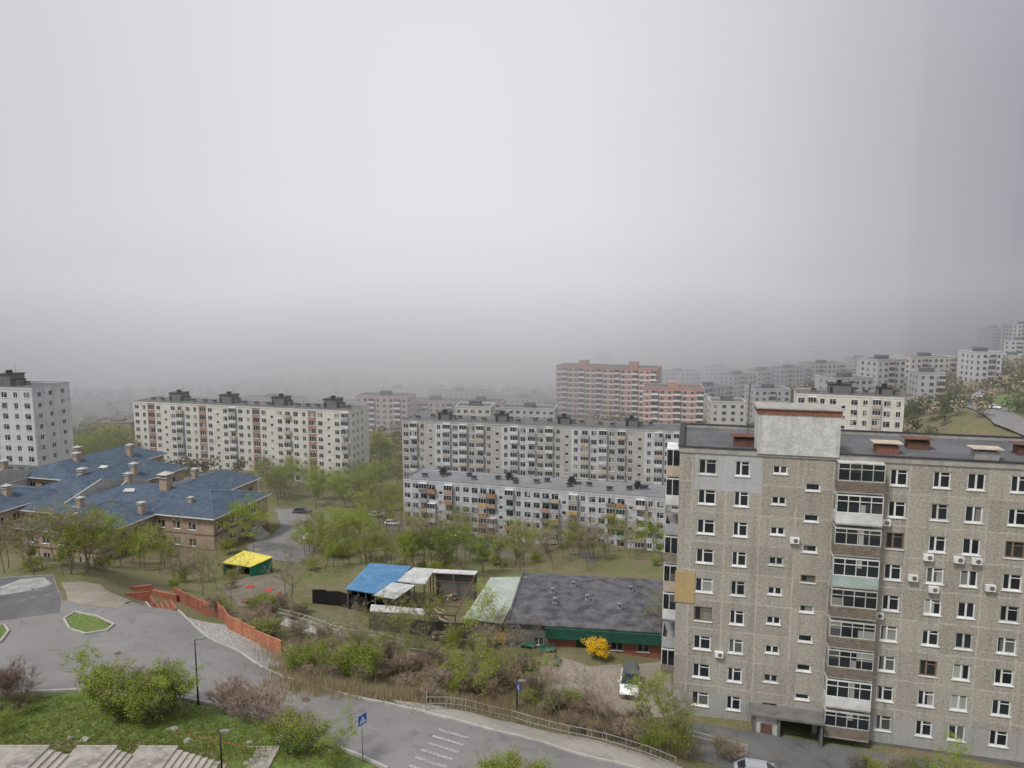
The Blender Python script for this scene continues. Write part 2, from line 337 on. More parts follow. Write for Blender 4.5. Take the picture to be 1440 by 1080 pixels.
def winparts(w,h,style=0,fr=.07):
    f=MB(); x0,x1,z0,z1=-w/2,w/2,-h/2,h/2; y0,y1=.07,.15
    f.box(x0,y0,z0,x0+fr,y1,z1);f.box(x1-fr,y0,z0,x1,y1,z1);f.box(x0+fr,y0,z0,x1-fr,y1,z0+fr);f.box(x0+fr,y0,z1-fr,x1-fr,y1,z1)
    ml=[]; k=fr*.65
    if style==0: ml=[x0+w*.40]
    elif style==1: ml=[x0+w*.5]
    elif style==2: ml=[x0+w*.33,x0+w*.67]
    for mx in ml: f.box(mx-k,y0-.01,z0+fr,mx+k,y1,z1-fr)
    if style==0: f.box(ml[0]+k,y0-.005,z1-h*.28,x1-fr,y1-.01,z1-h*.28+.05)
    g=MB(); g.quad((x0+fr,.13,z0+fr),(x1-fr,.13,z0+fr),(x1-fr,.13,z1-fr),(x0+fr,.13,z1-fr))
    s=MB(); s.box(x0-.08,-.1,z0-.07,x1+.08,.06,z0+.005)
    return f,g,s
_wc={}
def winmesh(w,h,style,gl,fm):
    k=(round(w,2),round(h,2),style,gl.name,fm.name)
    if k not in _wc:
        f,g,s=winparts(w,h,style,.065); mb=MB(); mb.add(f.v,f.f,0); mb.add(s.v,s.f,0); mb.add(g.v,g.f,1); _wc[k]=(mb.mesh('window',[fm,gl]),mb)
    return _wc[k]
def balc_mesh(w,dep,h,glz):
    mb=MB(); mb.box(-w/2,-dep,0,w/2,0,.14,0)
    mb.box(-w/2,-dep,.14,w/2,-dep+.07,1.1,1); mb.box(-w/2,-dep+.07,.14,-w/2+.07,0,1.1,1); mb.box(w/2-.07,-dep+.07,.14,w/2,0,1.1,1)
    if glz:
        t=h-.25
        n=max(3,int(w/.8))
        for i in range(n+1):
            x=-w/2+.03+i*(w-.06)/n; mb.box(x-.035,-dep+.005,1.1,x+.035,-dep+.065,t,2)
        mb.box(-w/2,-dep,t,w/2,0.0,t+.1,2); mb.box(-w/2,-dep-.01,1.1,w/2,-dep+.075,1.18,2)
        mb.quad((-w/2+.02,-dep+.04,1.1),(w/2-.02,-dep+.04,1.1),(w/2-.02,-dep+.04,t),(-w/2+.02,-dep+.04,t),3)
        for s in(-1,1):
            x=s*(w/2-.035); mb.quad((x,-dep+.07,1.17),(x,0,1.17),(x,0,t),(x,-dep+.07,t),3)
            mb.box(x-.03,-.5*dep-.03,1.1,x+.03,-.5*dep+.03,t,2)
    return mb
def place(A,B):
    e=(B-A); e.z=0; L=e.length; return L,math.atan2(e.y,e.x)
def roofstuff(root,L,D,H,roofm,wallm,housings,vents,par=.5,hm=None):
    mb=MB(); mb.quad((.25,.25,H-.05),(L-.25,.25,H-.05),(L-.25,D-.25,H-.05),(.25,D-.25,H-.05),0)
    for b in((-.08,-.08,L+.08,.25),(-.08,D-.25,L+.08,D+.08),(-.08,.25,.25,D-.25),(L-.25,.25,L+.08,D-.25)):
        mb.box(b[0],b[1],H-.3,b[2],b[3],H+par-.25,1)
    for b in((-.12,-.12,L+.12,.3),(-.12,D-.3,L+.12,D+.12),(-.12,.3,.3,D-.3),(L-.3,.3,L+.12,D-.3)):
        mb.box(b[0],b[1],H+par-.25,b[2],b[3],H+par-.2,2)
    new('roof',mb.mesh('roof',[roofm,wallm,CONCD]),root)
    for (x,y,w,d,h) in housings:
        mb=MB(); mb.box(-w/2,-d/2,0,w/2,d/2,h,0); mb.box(-w/2-.25,-d/2-.25,h,w/2+.25,d/2+.25,h+.18,1)
        mb.box(-w/2+.3,-d/2-.02,.1,-w/2+1.1,-d/2,1.9,1)
        mb.box(w/2,-d/4,0,w/2+1.6,d/4,h*.55,0); mb.box(w/2,-d/4-.1,h*.55,w/2+1.7,d/4+.1,h*.55+.1,1)
        mb.box(-.6,-.5,h+.18,.6,.5,h+1.0,1);mb.box(-.8,-.7,h+1.0,.8,.7,h+1.08,1)
        mb.tube((w/2-.4,0,h+.18),(w/2-.4,0,h+3),.03,.02,4,1); mb.beam((w/2-.8,0,h+2.6),(w/2,0,h+2.6),.03,.03,1)
        new('lift_housing',mb.mesh('lift_housing',[hm or CONCD,BLACK]),root,(x,y,H-.05))
    if vents:
        mb=MB(); mb.box(-.7,-.4,0,.7,.4,.9,0); mb.box(-.9,-.6,1.02,.9,.6,1.1,1)
        for sx in(-.6,.6): mb.box(sx-.05,-.3,.9,sx+.05,.3,1.02,1)
        me=mb.mesh('roof_vent',[hm or CONCD,BLACK])
        for (x,y,r) in vents: new('roof_vent',me,root,(x,y,H-.05),r)
def block(A,B,D,z0,ns,sh,pat,wallm,label,wcol=None,housings=(),vents=(),hm=None,side='right',bk=None,roofm=ROOF,base=1.2,gl=GLASS,bands=None,name='apartment_building',extra=None,par=.5,sidecols=(3,6,9.5)):
    A=Vector(A);B=Vector(B); L,rot=place(A,B); H=base+ns*sh+.5
    root=new(name,None,None,(A.x,A.y,z0),rot,label=label,cat='apartment building')
    FOOT.append((A.x,A.y,rot,L,D))
    mw=L/len(pat); ops=[];items=[]
    for i,k in enumerate(pat):
        x=(i+.5)*mw
        for f in range(ns):
            zc=base+f*sh+1.55
            if k=='w': w,h=1.75,1.55
            elif k=='n': w,h=1.2,1.55
            elif k=='b': w,h=1.9,1.6; items.append(('b',x,base+f*sh+.12,i,f))
            elif k=='l': w,h=mw*.78,1.7
            elif k=='s':
                if f==ns-1: continue
                w,h=1.1,.9; zc+=sh/2
            else: continue
            ops.append((x-w/2,x+w/2,zc-h/2,zc+h/2)); items.append((k+'w',x,zc,w,h,f))
    mb=MB(); lc=[i for i,k in enumerate(pat) if k=='l']; bc=bands
    def mf(x,z):
        i=int(x/mw)
        if i in lc: return 1
        if bc: return bc(i,int((z-base)/sh))
        return 0
    xl=[j*mw for j in range(1,len(pat))]; zl=[base+f*sh for f in range(ns)]
    facade(mb,Vector((0,0,0)),X,Y,L,H-.3,ops,mf,xl=xl if (lc or bc) else (),zl=zl if (lc or bc) else ())
    sops=[]
    for xx in sidecols:
        for f in range(ns): sops.append((xx-.6,xx+.6,base+f*sh+.85,base+f*sh+2.2))
    if side=='right':
        facade(mb,Vector((L,0,0)),Y,-X,D,H-.3,sops); mb.quad((0,0,0),(0,D,0),(0,D,H-.3),(0,0,H-.3))
    else:
        facade(mb,Vector((0,D,0)),-Y,X,D,H-.3,sops); mb.quad((L,0,0),(L,D,0),(L,D,H-.3),(L,0,H-.3))
    mb.quad((0,D,0),(L,D,0),(L,D,H-.3),(0,D,H-.3))
    mb.box(-.06,-.06,-4,L+.06,D+.06,.6,2)
    new('wall',mb.mesh('wall',[wallm,wcol or wallm,DGREY]+(extra or [])),root)
    roofstuff(root,L,D,H,roofm,wallm,housings,vents,par,hm)
    wins=[t for t in items if t[0]!='b']; wins.sort(key=lambda t:-t[2])
    rest=MB(); c=0
    sidew=[((a+b)/2,(c_+d)/2) for a,b,c_,d in sops]; sidew.sort(key=lambda t:-t[1])
    def bake(me,T):
        o=len(rest.v); rest.v.extend([tuple(T@Vector(p)) for p in me.v])
        for f,m in zip(me.f,me.m): rest.f.append(tuple(i+o for i in f)); rest.m.append(m)
    srot=math.pi/2 if side=='right' else -math.pi/2
    for j,(sx,sz) in enumerate(sidew):
        me,raw=winmesh(1.2,1.35,1,gl,WHITE)
        loc=(L,sx,sz) if side=='right' else (0,D-sx,sz)
        if j<12: new('window',me,root,loc,srot); c+=1
        else: bake(raw,Matrix.Translation(loc)@Matrix.Rotation(srot,4,'Z'))
    for t in wins:
        me,raw=winmesh(t[3],t[4],{'ww':0,'nw':1,'bw':0,'sw':9,'lw':2}[t[0]],gl,WHITE if random.random()<.65 else OLDW)
        if c<100: new('window',me,root,(t[1],0,t[2])); c+=1
        else: bake(raw,Matrix.Translation((t[1],0,t[2])))
    if rest.v: new('window',rest.mesh('window_rest',[WHITE,gl]),root,kind='stuff')
    for t in items:
        if t[0]=='b' and bk and random.random()<.97: new('balcony',random.choice(bk),root,(t[1],0,t[2]))
    return root,L,H
PGREEN=M('pale_teal_parapet',(.38,.45,.44)); PTAN=M('tan_parapet',(.5,.42,.33)); PGR=M('grey_parapet',(.4,.4,.42)); PYEL=M('yellow_parapet',(.55,.36,.12)); PWH=M('white_parapet',(.64,.64,.65)); PPK=M('faded_pink_parapet',(.45,.28,.24)); POR=M('orange_brown_parapet',(.42,.22,.11))
def bvars(w,dep,h,ps): return [balc_mesh(w,dep,h,g).mesh('balcony',[CONC,p,WHITE,GLASS]) for p,g in ps]
A=Q(567,675,197);B=Q(936,706,177)
BV=bvars(2.4,1.1,2.8,[(PWH,1),(PGR,1),(PTAN,0),(PGR,0),(PWH,1),(PGREEN,0),(PYEL,1),(PPK,0),(BROWN,1),(BROWN,0),(PPK,1),(POR,0),(POR,1),(PWH,0)])
sec=['w','b','b','s','b','n','w']
block(A,B,12.5,-25.2,5,2.8,['w']+sec*4,MIDW,'five storey pale lavender panel block with grey roof and varied balconies',bk=BV,roofm=ROOFL,
  vents=[(x,6+((i*37)%5)-2,(i%3)*.4) for i,x in enumerate([5,10,17,19.5,26,32,37.5,40,47,52,58,63,67])],housings=[(9,8,1.6,1.6,1.0),(29,8,1.6,1.6,1.0),(47,8,1.8,1.6,1.0),(65,8,1.6,1.6,1.0)],hm=CONCD)
A=Q(565,592,236);B=Q(960,606,216)
BV2=bvars(2.5,.9,2.8,[(PWH,1),(PWH,1),(PGR,1),(PTAN,1),(PGR,0)])
sec=['w','b','n','s','n','b','w','b']
block(A,B,13,-26.3,9,2.8,sec*4,NINEW,'nine storey grey and white panel block with rooftop lift housings',bk=BV2,wcol=PINKB,extra=[TOWW,PINKB],
  bands=lambda i,f:3 if (i//4)%2==1 and f>3 else 0,
  housings=[(13,7,4,4,2.2),(33,7,4,4,2.4),(54,7,4,4,2.2),(76,7,4,4,2.4)],vents=[(x,5+((i*29)%5),0) for i,x in enumerate([4,8,18,23,27,39,44,49,60,66,70,82])])
A=Q(187,568,264);B=Q(491,582,241)
BV3=bvars(2.6,.8,2.85,[(PTAN,0),(PWH,1),(PGR,1)])
block(A,B,15,-24.6,9,2.87,['w','n','l','w','s','w','b']*4,LEFTW,'long nine storey cream panel block with brown loggia columns',wcol=PINKB,bk=BV3,
  housings=[(14,8,5,5,3),(36,8,5,5,3),(58,8,5,5,3),(79,8,5,5,3)],vents=[(x,6,0) for x in (4,8,22,27,31,44,49,54,66,70,74,86)])
A=Q(-110,548,196);B=Q(44,543,190)
block(A,B,13,-11,9,2.95,['w','n','w','s','w','n','w','w','n','w'],TOWW,'pale nine storey panel tower with grey painted lower floors',extra=[DGREY],bands=lambda i,f:3 if f<2 else 0,
  housings=[(22.5,6,5,5,3.2)],vents=[(9,6,0),(27,7,0)],sidecols=(2.4,6.2,10.4))
A=Q(1120,560,205);B=Q(1272,566,196)
BV4=bvars(2.2,.8,2.8,[(PTAN,1),(PYEL,1),(PWH,1)])
block(A,B,14,-14,9,2.9,['w','b','n','w','s','w','n','b','w','n'],LEFTW,'cream apartment block with tan glazed balconies and grey roof',side='left',bk=BV4,
  housings=[(12,8,6,5,2.6),(24,8,4,4,2)],vents=[(5,7,0),(19,7,0)])
# ---------------- right near apartment ----------------
rotR=math.atan2(-.247,.969); RX,RY=15.9,66.1; LR,DR,HR=46.0,12.9,27.3
R=new('apartment_building',None,None,(RX,RY,0),rotR,label='weathered nine storey pebbledash panel apartment block with white framed windows',cat='apartment building')
FOOT.append((RX,RY-0,rotR,LR,DR)); FOOT.append((RX-2,RY-1,rotR,LR,3))
W=[]
cols=[(2.59,1.65,1.45,0),(5.71,1.35,1.45,0),(9.0,1.3,.8,1),(18.9,1.45,1.5,0),(22.3,1.4,1.5,0),(24.96,1.4,1.5,1),(28.3,1.5,1.5,0),(31.3,1.4,1.5,0)]
for s,w,h,st in cols:
    for k in range(9): W.append((s,2.4+2.9*k+(.0 if h>1 else .1),w,h,st))
for k in range(1,8): W.append((11.86,2.4+1.55+2.9*k,1.3,.72,9))
W.append((11.86,3.95,1.3,.6,9))
for k in range(9): W.append((15.6,2.5+2.9*k,2.2,1.7,2))
ops=[(s-w/2,s+w/2,z-h/2,z+h/2) for s,z,w,h,_ in W]
ops.append((9.9,12.9,-.0,2.3))
def mfR(x,z):
    if z<3.0: return 3
    if 1.45<x<7.4 and z>23.35: return 1
    return 0
mb=MB()
facade(mb,Vector((0,0,0)),X,Y,LR,HR-.4,ops,mfR,rev=.2,xl=[1.45,7.4],zl=[3.0,23.35])
mb.quad((0,0,0),(0,DR,0),(0,DR,HR-.4),(0,0,HR-.4));mb.quad((LR,0,0),(LR,DR,0),(LR,DR,HR-.4),(LR,0,HR-.4));mb.quad((0,DR,0),(LR,DR,0),(LR,DR,HR-.4),(0,DR,HR-.4))
mb.box(-.05,-.05,-4,9.85,DR+.05,.5,2);mb.box(12.95,-.05,-4,LR+.05,DR+.05,.5,2)
new('wall',mb.mesh('wall',[PEB,PEBL,CONCD,PLNT]),R)
mb=MB(); mb.box(9.9,1.6,-1,12.9,1.7,2.6,0);mb.box(9.8,.2,-1,9.9,1.6,2.5,0);mb.box(12.9,.2,-1,13.0,1.6,2.5,0);mb.box(9.9,-.05,-1,12.9,1.6,-.02,0)
new('entrance_recess',mb.mesh('entrance_recess',[CONCD]),R)
mb=MB(); mb.box(7.2,-2.1,2.55,13.6,-.02,2.75,0); mb.box(7.4,-1.9,-1.2,7.6,-.06,2.55,0); mb.box(9.6,-1.9,-1.2,9.8,-.06,2.55,0);mb.box(13.3,-1.9,-1.2,13.5,-.06,2.55,0)
new('entrance_canopy',mb.mesh('entrance_canopy',[CONCD]),R)
mb=MB(); mb.box(7.62,-1.7,-.6,9.58,-1.62,2.5,1); mb.box(8.1,-1.76,-.4,9.1,-1.70,1.8,0); mb.box(9.0,-1.8,.6,9.04,-1.76,.8,2)
new('door',mb.mesh('door',[RUST,OLDW,METAL]),R,label='brown metal entrance door')
mb=MB(); mb.box(10.3,1.5,0,11.4,1.59,2.1,0);mb.box(11.5,1.5,0,12.6,1.59,2.1,0)
new('door',mb.mesh('door',[BLACK]),R)
_pc={}; cnt=0; restw=MB()
W.sort(key=lambda a:(a[0]>26, -a[1]))
FB=M('brown_window_frame',(.22,.15,.10),rough=.6)
for i,(s,z,w,h,st) in enumerate(W):
    fm0=WHITE if (i*7)%11 not in(3,8) else (OLDW if (i*7)%11==3 else FB)
    k=(w,h,st,fm0.name)
    if k not in _pc:
        f,g,si=winparts(w,h,st,.115)
        _pc[k]=(f,g,si,f.mesh('frame',[fm0]),g.mesh('glass',[GLASS]),si.mesh('sill',[WHITE]))
    f,g,si,fm,gm_,sm=_pc[k]
    if cnt<100:
        wo=new('window',None,R,(s,.02,z)); new('frame',fm,wo); new('glass',gm_,wo); new('sill',sm,wo); cnt+=1
    else:
        for p,mi in((f,0),(g,1),(si,0)):
            restw.add([(a+s,b+.02,c+z) for a,b,c in p.v],p.f,mi)
if restw.v: new('window',restw.mesh('window_rest',[WHITE,GLASS]),R,kind='stuff')
order=[0,2,0,0,0,1,0,2,0]; pm3=[BROWN,PGREEN,PWH]; cache={}
for k in range(9):
    p=pm3[order[k]]; gh=2.9 if k%3 else 2.75; key=(p.name,gh)
    if key not in cache:
        b=balc_mesh(3.8,1.2,gh,1)
        parts=[MB(),MB(),MB(),MB()]
        for f,m in zip(b.f,b.m): parts[m].add([b.v[i] for i in f],[tuple(range(len(f)))])
        parts[2].box(-1.88,-1.215,2.15,1.88,-1.145,2.21)
        if p is BROWN:
            for i in range(6): parts[1].box(-1.9,-1.225,.22+i*.145,1.9,-1.202,.30+i*.145)
        cache[key]=[parts[0].mesh('slab',[CONC]),parts[1].mesh('parapet',[p]),parts[2].mesh('glazing_frame',[WHITE if k%2 else OLDW]),parts[3].mesh('glass',[GLASS])]
    bo=new('balcony',None,R,(15.6,0,1.0+2.9*k))
    for nme,me in zip(('slab','parapet','glazing_frame','glass'),cache[key]): new(nme,me,bo)
eb=[balc_mesh(3.4,1.25,2.9,g).mesh('balcony',[CONC,p,WHITE,GLASS]) for p,g in((PTAN,1),(PWH,1),(PGR,0),(BROWN,1))]
for k in range(1,9): new('balcony',eb[(k*3)%4],R,(0,2.6,1.0+2.9*k),-math.pi/2)
mb=MB(); mb.box(-.12,-.08,12.1,1.75,-.02,15.2,0); new('insulation_panel',mb.mesh('insulation_panel',[M('tan_plaster',(.42,.31,.15),(.36,.27,.14))]),R,label='tan plastered insulation patch at the corner')
mb=MB(); mb.box(-.4,-.36,-.28,.4,-.06,.28,0); mb.tube((.1,-.37,0),(.1,-.36,0),.2,.2,14,1); mb.box(-.35,-.3,-.34,-.3,0,-.28,1);mb.box(.3,-.3,-.34,.35,0,-.28,1)
acm=mb.mesh('air_conditioner',[WHITE,CONCD])
for s,k,dz in((18.0,7,-1.2),(21.6,6,-1.2),(24.0,6,-1.2),(10.5,6,-.6),(22.2,5,-1.2),(17.9,4,-1.2),(26.6,5,-.6),(20.5,5,-.3),(25.4,6,-1.2),(4.2,2,-.9)):
    new('air_conditioner',acm,R,(s,0,2.4+2.9*k+dz))
mb=MB(); mb.quad((.3,.3,HR-.25),(LR-.3,.3,HR-.25),(LR-.3,DR-.3,HR-.25),(.3,DR-.3,HR-.25),0)
for b in((-.1,-.1,LR+.1,.3),(-.1,DR-.3,LR+.1,DR+.1),(-.1,.3,.3,DR-.3),(LR-.3,.3,LR+.1,DR-.3)): mb.box(b[0],b[1],HR-.4,b[2],b[3],HR+.12,1)
for b in((-.18,-.18,LR+.18,.36),(-.18,DR-.36,LR+.18,DR+.18),(-.18,.36,.36,DR-.36),(LR-.36,.36,LR+.18,DR-.36)): mb.box(b[0],b[1],HR+.12,b[2],b[3],HR+.18,2)
new('roof',mb.mesh('roof',[ROOF,CONC,BLACK]),R)
mb=MB(); mb.box(6.9,-.2,HR-.15,13.9,3.4,30.85,0); mb.box(6.83,-.27,30.85,13.97,3.47,31.35,1); mb.box(6.7,-.4,31.35,14.1,3.6,31.45,2)
new('lift_housing',mb.mesh('lift_housing',[PLAST,BRICK,CONC]),R,label='whitewashed brick lift housing with red brick top course')
def chimney(x,y,m,cm):
    mb=MB(); mb.box(-.95,-.6,0,.95,.6,.75,0)
    for a in(-.8,.8):
        for b in(-.45,.45): mb.box(a-.06,b-.06,.75,a+.06,b+.06,.98,0)
    mb.box(-1.25,-.85,.98,1.25,.85,1.06,1)
    new('roof_vent',mb.mesh('roof_vent',[m,cm]),R,(x,y,HR-.25))
chimney(6,3.8,RUST,RUST);chimney(18.6,3.6,BRICK,PTAN);chimney(22.0,6.5,RUST,RUST);chimney(26.5,3.0,CONC,PTAN);chimney(31,6,RUST,RUST)
mb=MB()
for a,b in((0,0),(.3,0),(.15,.26)): mb.tube((a,b,0),(a*.3+.1,b*.3+.05,6),.03,.025,4)
for k in range(10):
    z=k*.6; mb.tube((0,0,z),(.3,0,z+.5),.015,.015,3); mb.tube((.3,0,z),(.15,.26,z+.5),.015,.015,3)
new('antenna_mast',mb.mesh('antenna_mast',[CONCD]),R,(6.3,5,HR-.25))
# ---------------- kindergarten ----------------
KW=M('tan_brick_wall',(.37,.29,.225),(.29,.225,.175),scale=1,bscale=6,streak=.3); KB=M('brown_brick_band',(.20,.135,.105))
def tilemat():
    m,n,b,o=nt('slate_blue_shingle'); v=N(n,'NewGeometry').outputs['Position']
    vo=N(n,'TexVoronoi'); vo.inputs['Scale'].default_value=1.3; n.links.new(v,vo.inputs[0])
    c=mixc(n,vo.outputs[1],(.02,.037,.062),(.08,.11,.155)); c=mixc(n,.45,c,mixc(n,noisef(n,v,.4,5),(.032,.055,.088),(.06,.09,.13)))
    n.links.new(c,b.inputs['Base Color']); b.inputs['Roughness'].default_value=.8; bump(n,b,vo.outputs[0],.3); return m
TILE=tilemat(); RIDGE=M('ridge_cap',(.10,.13,.17)); FIREW=M('pale_firewall_cap',(.42,.41,.39))
K=new('kindergarten_building',None,None,(-55.3,127.7,-6),math.atan2(-.258,.966),label='two storey tan brick kindergarten with slate blue hip roofs',cat='kindergarten')
def hip(x0,y0,x1,y1,he=7.2,rh=3.0,ov=.7,k=1.0):
    w=MB(); rf=MB(); L,D=x1-x0,y1-y0; he-=.15; rh*=.78
    def mk(Lh): 
        r=[];x=2.0
        while x<Lh-1.5:
            for z in(1.9,5.0): r.append((x-.8,x+.8,z-.7,z+.7))
            x+=3.4
        return r
    of,os_=mk(L),mk(D)
    mfk=lambda x,z:1 if z<.9 or 3.3<z<3.7 else 0
    facade(w,Vector((x0,y0,0)),X,Y,L,he,of,mfk,zl=[.9,3.3,3.7]); facade(w,Vector((x1,y0,0)),Y,-X,D,he,os_,mfk,zl=[.9,3.3,3.7])
    w.quad((x0,y0,0),(x0,y1,0),(x0,y1,he),(x0,y0,he));w.quad((x0,y1,0),(x1,y1,0),(x1,y1,he),(x0,y1,he)); w.box(x0-.05,y0-.05,-5,x1+.05,y1+.05,.3,1)
    new('wall',w.mesh('wall',[KW,KB]),K)
    me,_=winmesh(1.6,1.4,1,GLASS,WHITE)
    for a,b,c,d in of: new('window',me,K,(x0+(a+b)/2,y0,(c+d)/2))
    for a,b,c,d in os_: new('window',me,K,(x1,y0+(a+b)/2,(c+d)/2),math.pi/2)
    a,b,c,d=x0-ov,y0-ov,x1+ov,y1+ov; s=min(c-a,d-b)/2*k
    if L>D: r1=((a+s),(b+d)/2,he+rh);r2=((c-s),(b+d)/2,he+rh)
    else: r1=((a+c)/2,b+s,he+rh); r2=((a+c)/2,d-s,he+rh)
    e=[(a,b,he),(c,b,he),(c,d,he),(a,d,he)]
    if L>D: fs=[(e[0],e[1],r2,r1),(e[2],e[3],r1,r2)]; ts=[(e[1],e[2],r2),(e[3],e[0],r1)]
    else: fs=[(e[1],e[2],r2,r1),(e[3],e[0],r1,r2)]; ts=[(e[0],e[1],r1),(e[2],e[3],r2)]
    for f in fs: rf.quad(*f)
    for t in ts: rf.tri(*t)
    rf.quad((a,b,he-.01),(c,b,he-.01),(c,d,he-.01),(a,d,he-.01),1)
    for p,q in((e[0],e[1]),(e[1],e[2]),(e[2],e[3]),(e[3],e[0])): rf.beam(Vector(p)-Vector((0,0,.12)),Vector(q)-Vector((0,0,.12)),.12,.22,1)
    rf.beam(r1,r2,.25,.1,2)
    for t in ts:
        for p in t[:2]: rf.beam(p,t[2],.2,.08,2)
    new('roof',rf.mesh('roof',[TILE,WHITE,RIDGE]),K)
hip(-34,0,0,17,7.2,3.1,k=.85); hip(-30,-13,-13,4,7.1,2.9,k=.7); hip(-66,-9,-42,8,7.3,3.0,k=.8); hip(-50,6,-33,32,7.25,3.4,k=.5); hip(-94,2,-62,20,7.0,3.2,k=.8); hip(-66,16,-49,44,7.15,3.3,k=.5); hip(-24,10,-10,28,7.18,2.6,k=.4); hip(-44,-3,-30,8,6.6,1.8)
for x0,x1,y0,y1 in((-34,0,0,18),(-30,-12,-13,6),(-66,-38,-9,10),(-50,-30,4,26),(-90,-60,0,24),(-66,-46,14,44),(-24,-10,10,30)): 
    e=Vector((.966,-.258)); n_=Vector((.258,.966)); p=Vector((-55.3,127.7))+e*x0+n_*y0; FOOT.append((p.x,p.y,math.atan2(-.258,.966),x1-x0,y1-y0))
mb=MB(); mb.box(-.6,-.6,-2,.6,.6,2.0,0); mb.box(-.75,-.75,2.0,.75,.75,2.15,1)
for a in(-.5,.5):
    for b in(-.5,.5): mb.box(a-.05,b-.05,2.15,a+.05,b+.05,2.5,1)
mb.add([(-.85,-.85,2.5),(.85,-.85,2.5),(.85,.85,2.5),(-.85,.85,2.5),(0,0,2.9)],[(0,1,4),(1,2,4),(2,3,4),(3,0,4),(3,2,1,0)],2)
kc=mb.mesh('chimney',[KW,FIREW,FIREW])
for x,y,z,s in((-17,8,8.6,1.5),(-42,12,8.4,1),(-58,2,8.6,1),(-26,-4,8.1,.8),(-46,-2,8.0,1),(-66,14,8.3,1),(-36,20,8.1,1),(-14,-2,7.5,.8),(-56,24,8.5,1),(-76,10,8.6,1.1),(-70,-2,7.6,1),(-8,4,7.8,.6),(-30,12,8.4,.9),(-62,30,8.4,1),(-20,20,8.4,.8),(-52,36,8.3,1),(-84,8,8.2,1)): new('chimney',kc,K,(x,y,z),0,scale=s)
mb=MB(); mb.box(-1.2,-.7,-1,1.2,.7,.5,1); mb.add([(-1.4,-.9,.5),(1.4,-.9,.5),(1.4,.9,.5),(-1.4,.9,.5),(-1.2,0,1.1),(1.2,0,1.1)],[(0,1,5,4),(2,3,4,5),(1,2,5),(3,0,4)],0)
kd=mb.mesh('dormer',[OLDW,KW])
for x,y,z,r in((-24,6,8.5,.3),(-52,-4,8.3,.5),(-42,12,9.0,1.5),(-44,20,8.8,0),(-22,-8,8.0,1.3),(-70,6,8.5,1.2)): new('dormer',kd,K,(x,y,z),r,scale=.8)
# raised pale firewall parapets crossing the roofs
for x,ya,yb,zr in((-33.5,-.6,17.6,9.5),(-30,8,17.6,9.3),(-61.5,-.5,20,9.4)):
    mb=MB(); ym=(ya+yb)/2
    mb.add([(-.15,ya,5),(.15,ya,5),(.15,yb,5),(-.15,yb,5),(-.15,ya,7.5),(.15,ya,7.5),(.15,ym,zr+.6),(-.15,ym,zr+.6),(.15,yb,7.5),(-.15,yb,7.5)],[(0,4,7,9,3),(1,2,8,6,5),(0,1,5,4),(2,3,9,8),(4,5,6,7),(7,6,8,9)],0)
    new('firewall_parapet',mb.mesh('firewall_parapet',[FIREW]),K,(x,0,0))
mb=MB()
for k in range(6): mb.box(.8+k*.35,9,-1,.8+(k+1)*.35,13,1.4-k*.25,0)
new('entrance_steps',mb.mesh('entrance_steps',[CONC]),K)
# ---------------- workshop ----------------
gA=P(715,876,3.3);gB=Vector((25,gA.y-(25-gA.x)*.14,3.3)); Lg,rg=place(gA,gB); Dg=15.5
GRN=M('dark_green_fascia',(.02,.09,.06),(.015,.06,.045))
g=new('workshop_building',None,None,(gA.x,gA.y,0),rg,label='single storey workshop with patched bitumen roof and green fascia',cat='workshop'); FOOT.append((gA.x,gA.y,rg,Lg,Dg))
mb=MB(); facade(mb,Vector((0,.0,-.6)),X,Y,Lg,3.6,[(3,4.2,1.4,2.3),(8,9.6,.6,2.7),(12,13.4,1.4,2.4),(15,16.4,1.4,2.4)],lambda x,z:0 if x>4.6 else 1,xl=[4.6])
mb.quad((0,0,-3),(0,Dg,-3),(0,Dg,3),(0,0,3),1);mb.quad((Lg,0,-3),(Lg,Dg,-3),(Lg,Dg,3),(Lg,0,3),1);mb.quad((0,Dg,-3),(Lg,Dg,-3),(Lg,Dg,3),(0,Dg,3),1);mb.box(-.03,-.03,-4,Lg,.4,-.6,1)
new('wall',mb.mesh('wall',[BRICK,CONCD]),g)
mb=MB(); mb.box(-.2,-.2,3.0,Lg+.2,Dg+.2,3.3,0); mb.box(4.4,-.6,2.0,Lg,-.3,3.15,1); mb.box(4.4,-.6,3.15,Lg,-.2,3.22,1)
mb.box(-.3,-.3,3.3,Lg+.3,-.05,3.42,0); mb.box(-.3,-.05,3.3,-.05,Dg+.3,3.42,0)
new('roof',mb.mesh('roof',[ROOFG,GRN]),g)
for x,w,z,h,st in((3.6,1.2,1.25,.9,1),(12.7,1.4,1.3,1.0,1),(15.7,1.4,1.3,1.0,1)): new('window',winmesh(w,h,st,GLASS,OLDW)[0],g,(x,.0,z))
mb=MB(); mb.box(8,.1,0,9.6,.18,2.1,0); new('door',mb.mesh('door',[GRN]),g)
mb=MB(); mb.tube((0,0,0),(0,0,.7),.16,.16,10); mb.tube((0,0,.7),(0,0,.8),.3,.3,10); mb.box(-.3,-.3,0,.3,.3,.2)
vm=mb.mesh('roof_vent',[METAL],)
for x,y in((5,6),(9,7.5),(13,5.5),(14.5,11),(7,11.5),(4.5,9)): new('roof_vent',vm,g,(x,y,3.3))
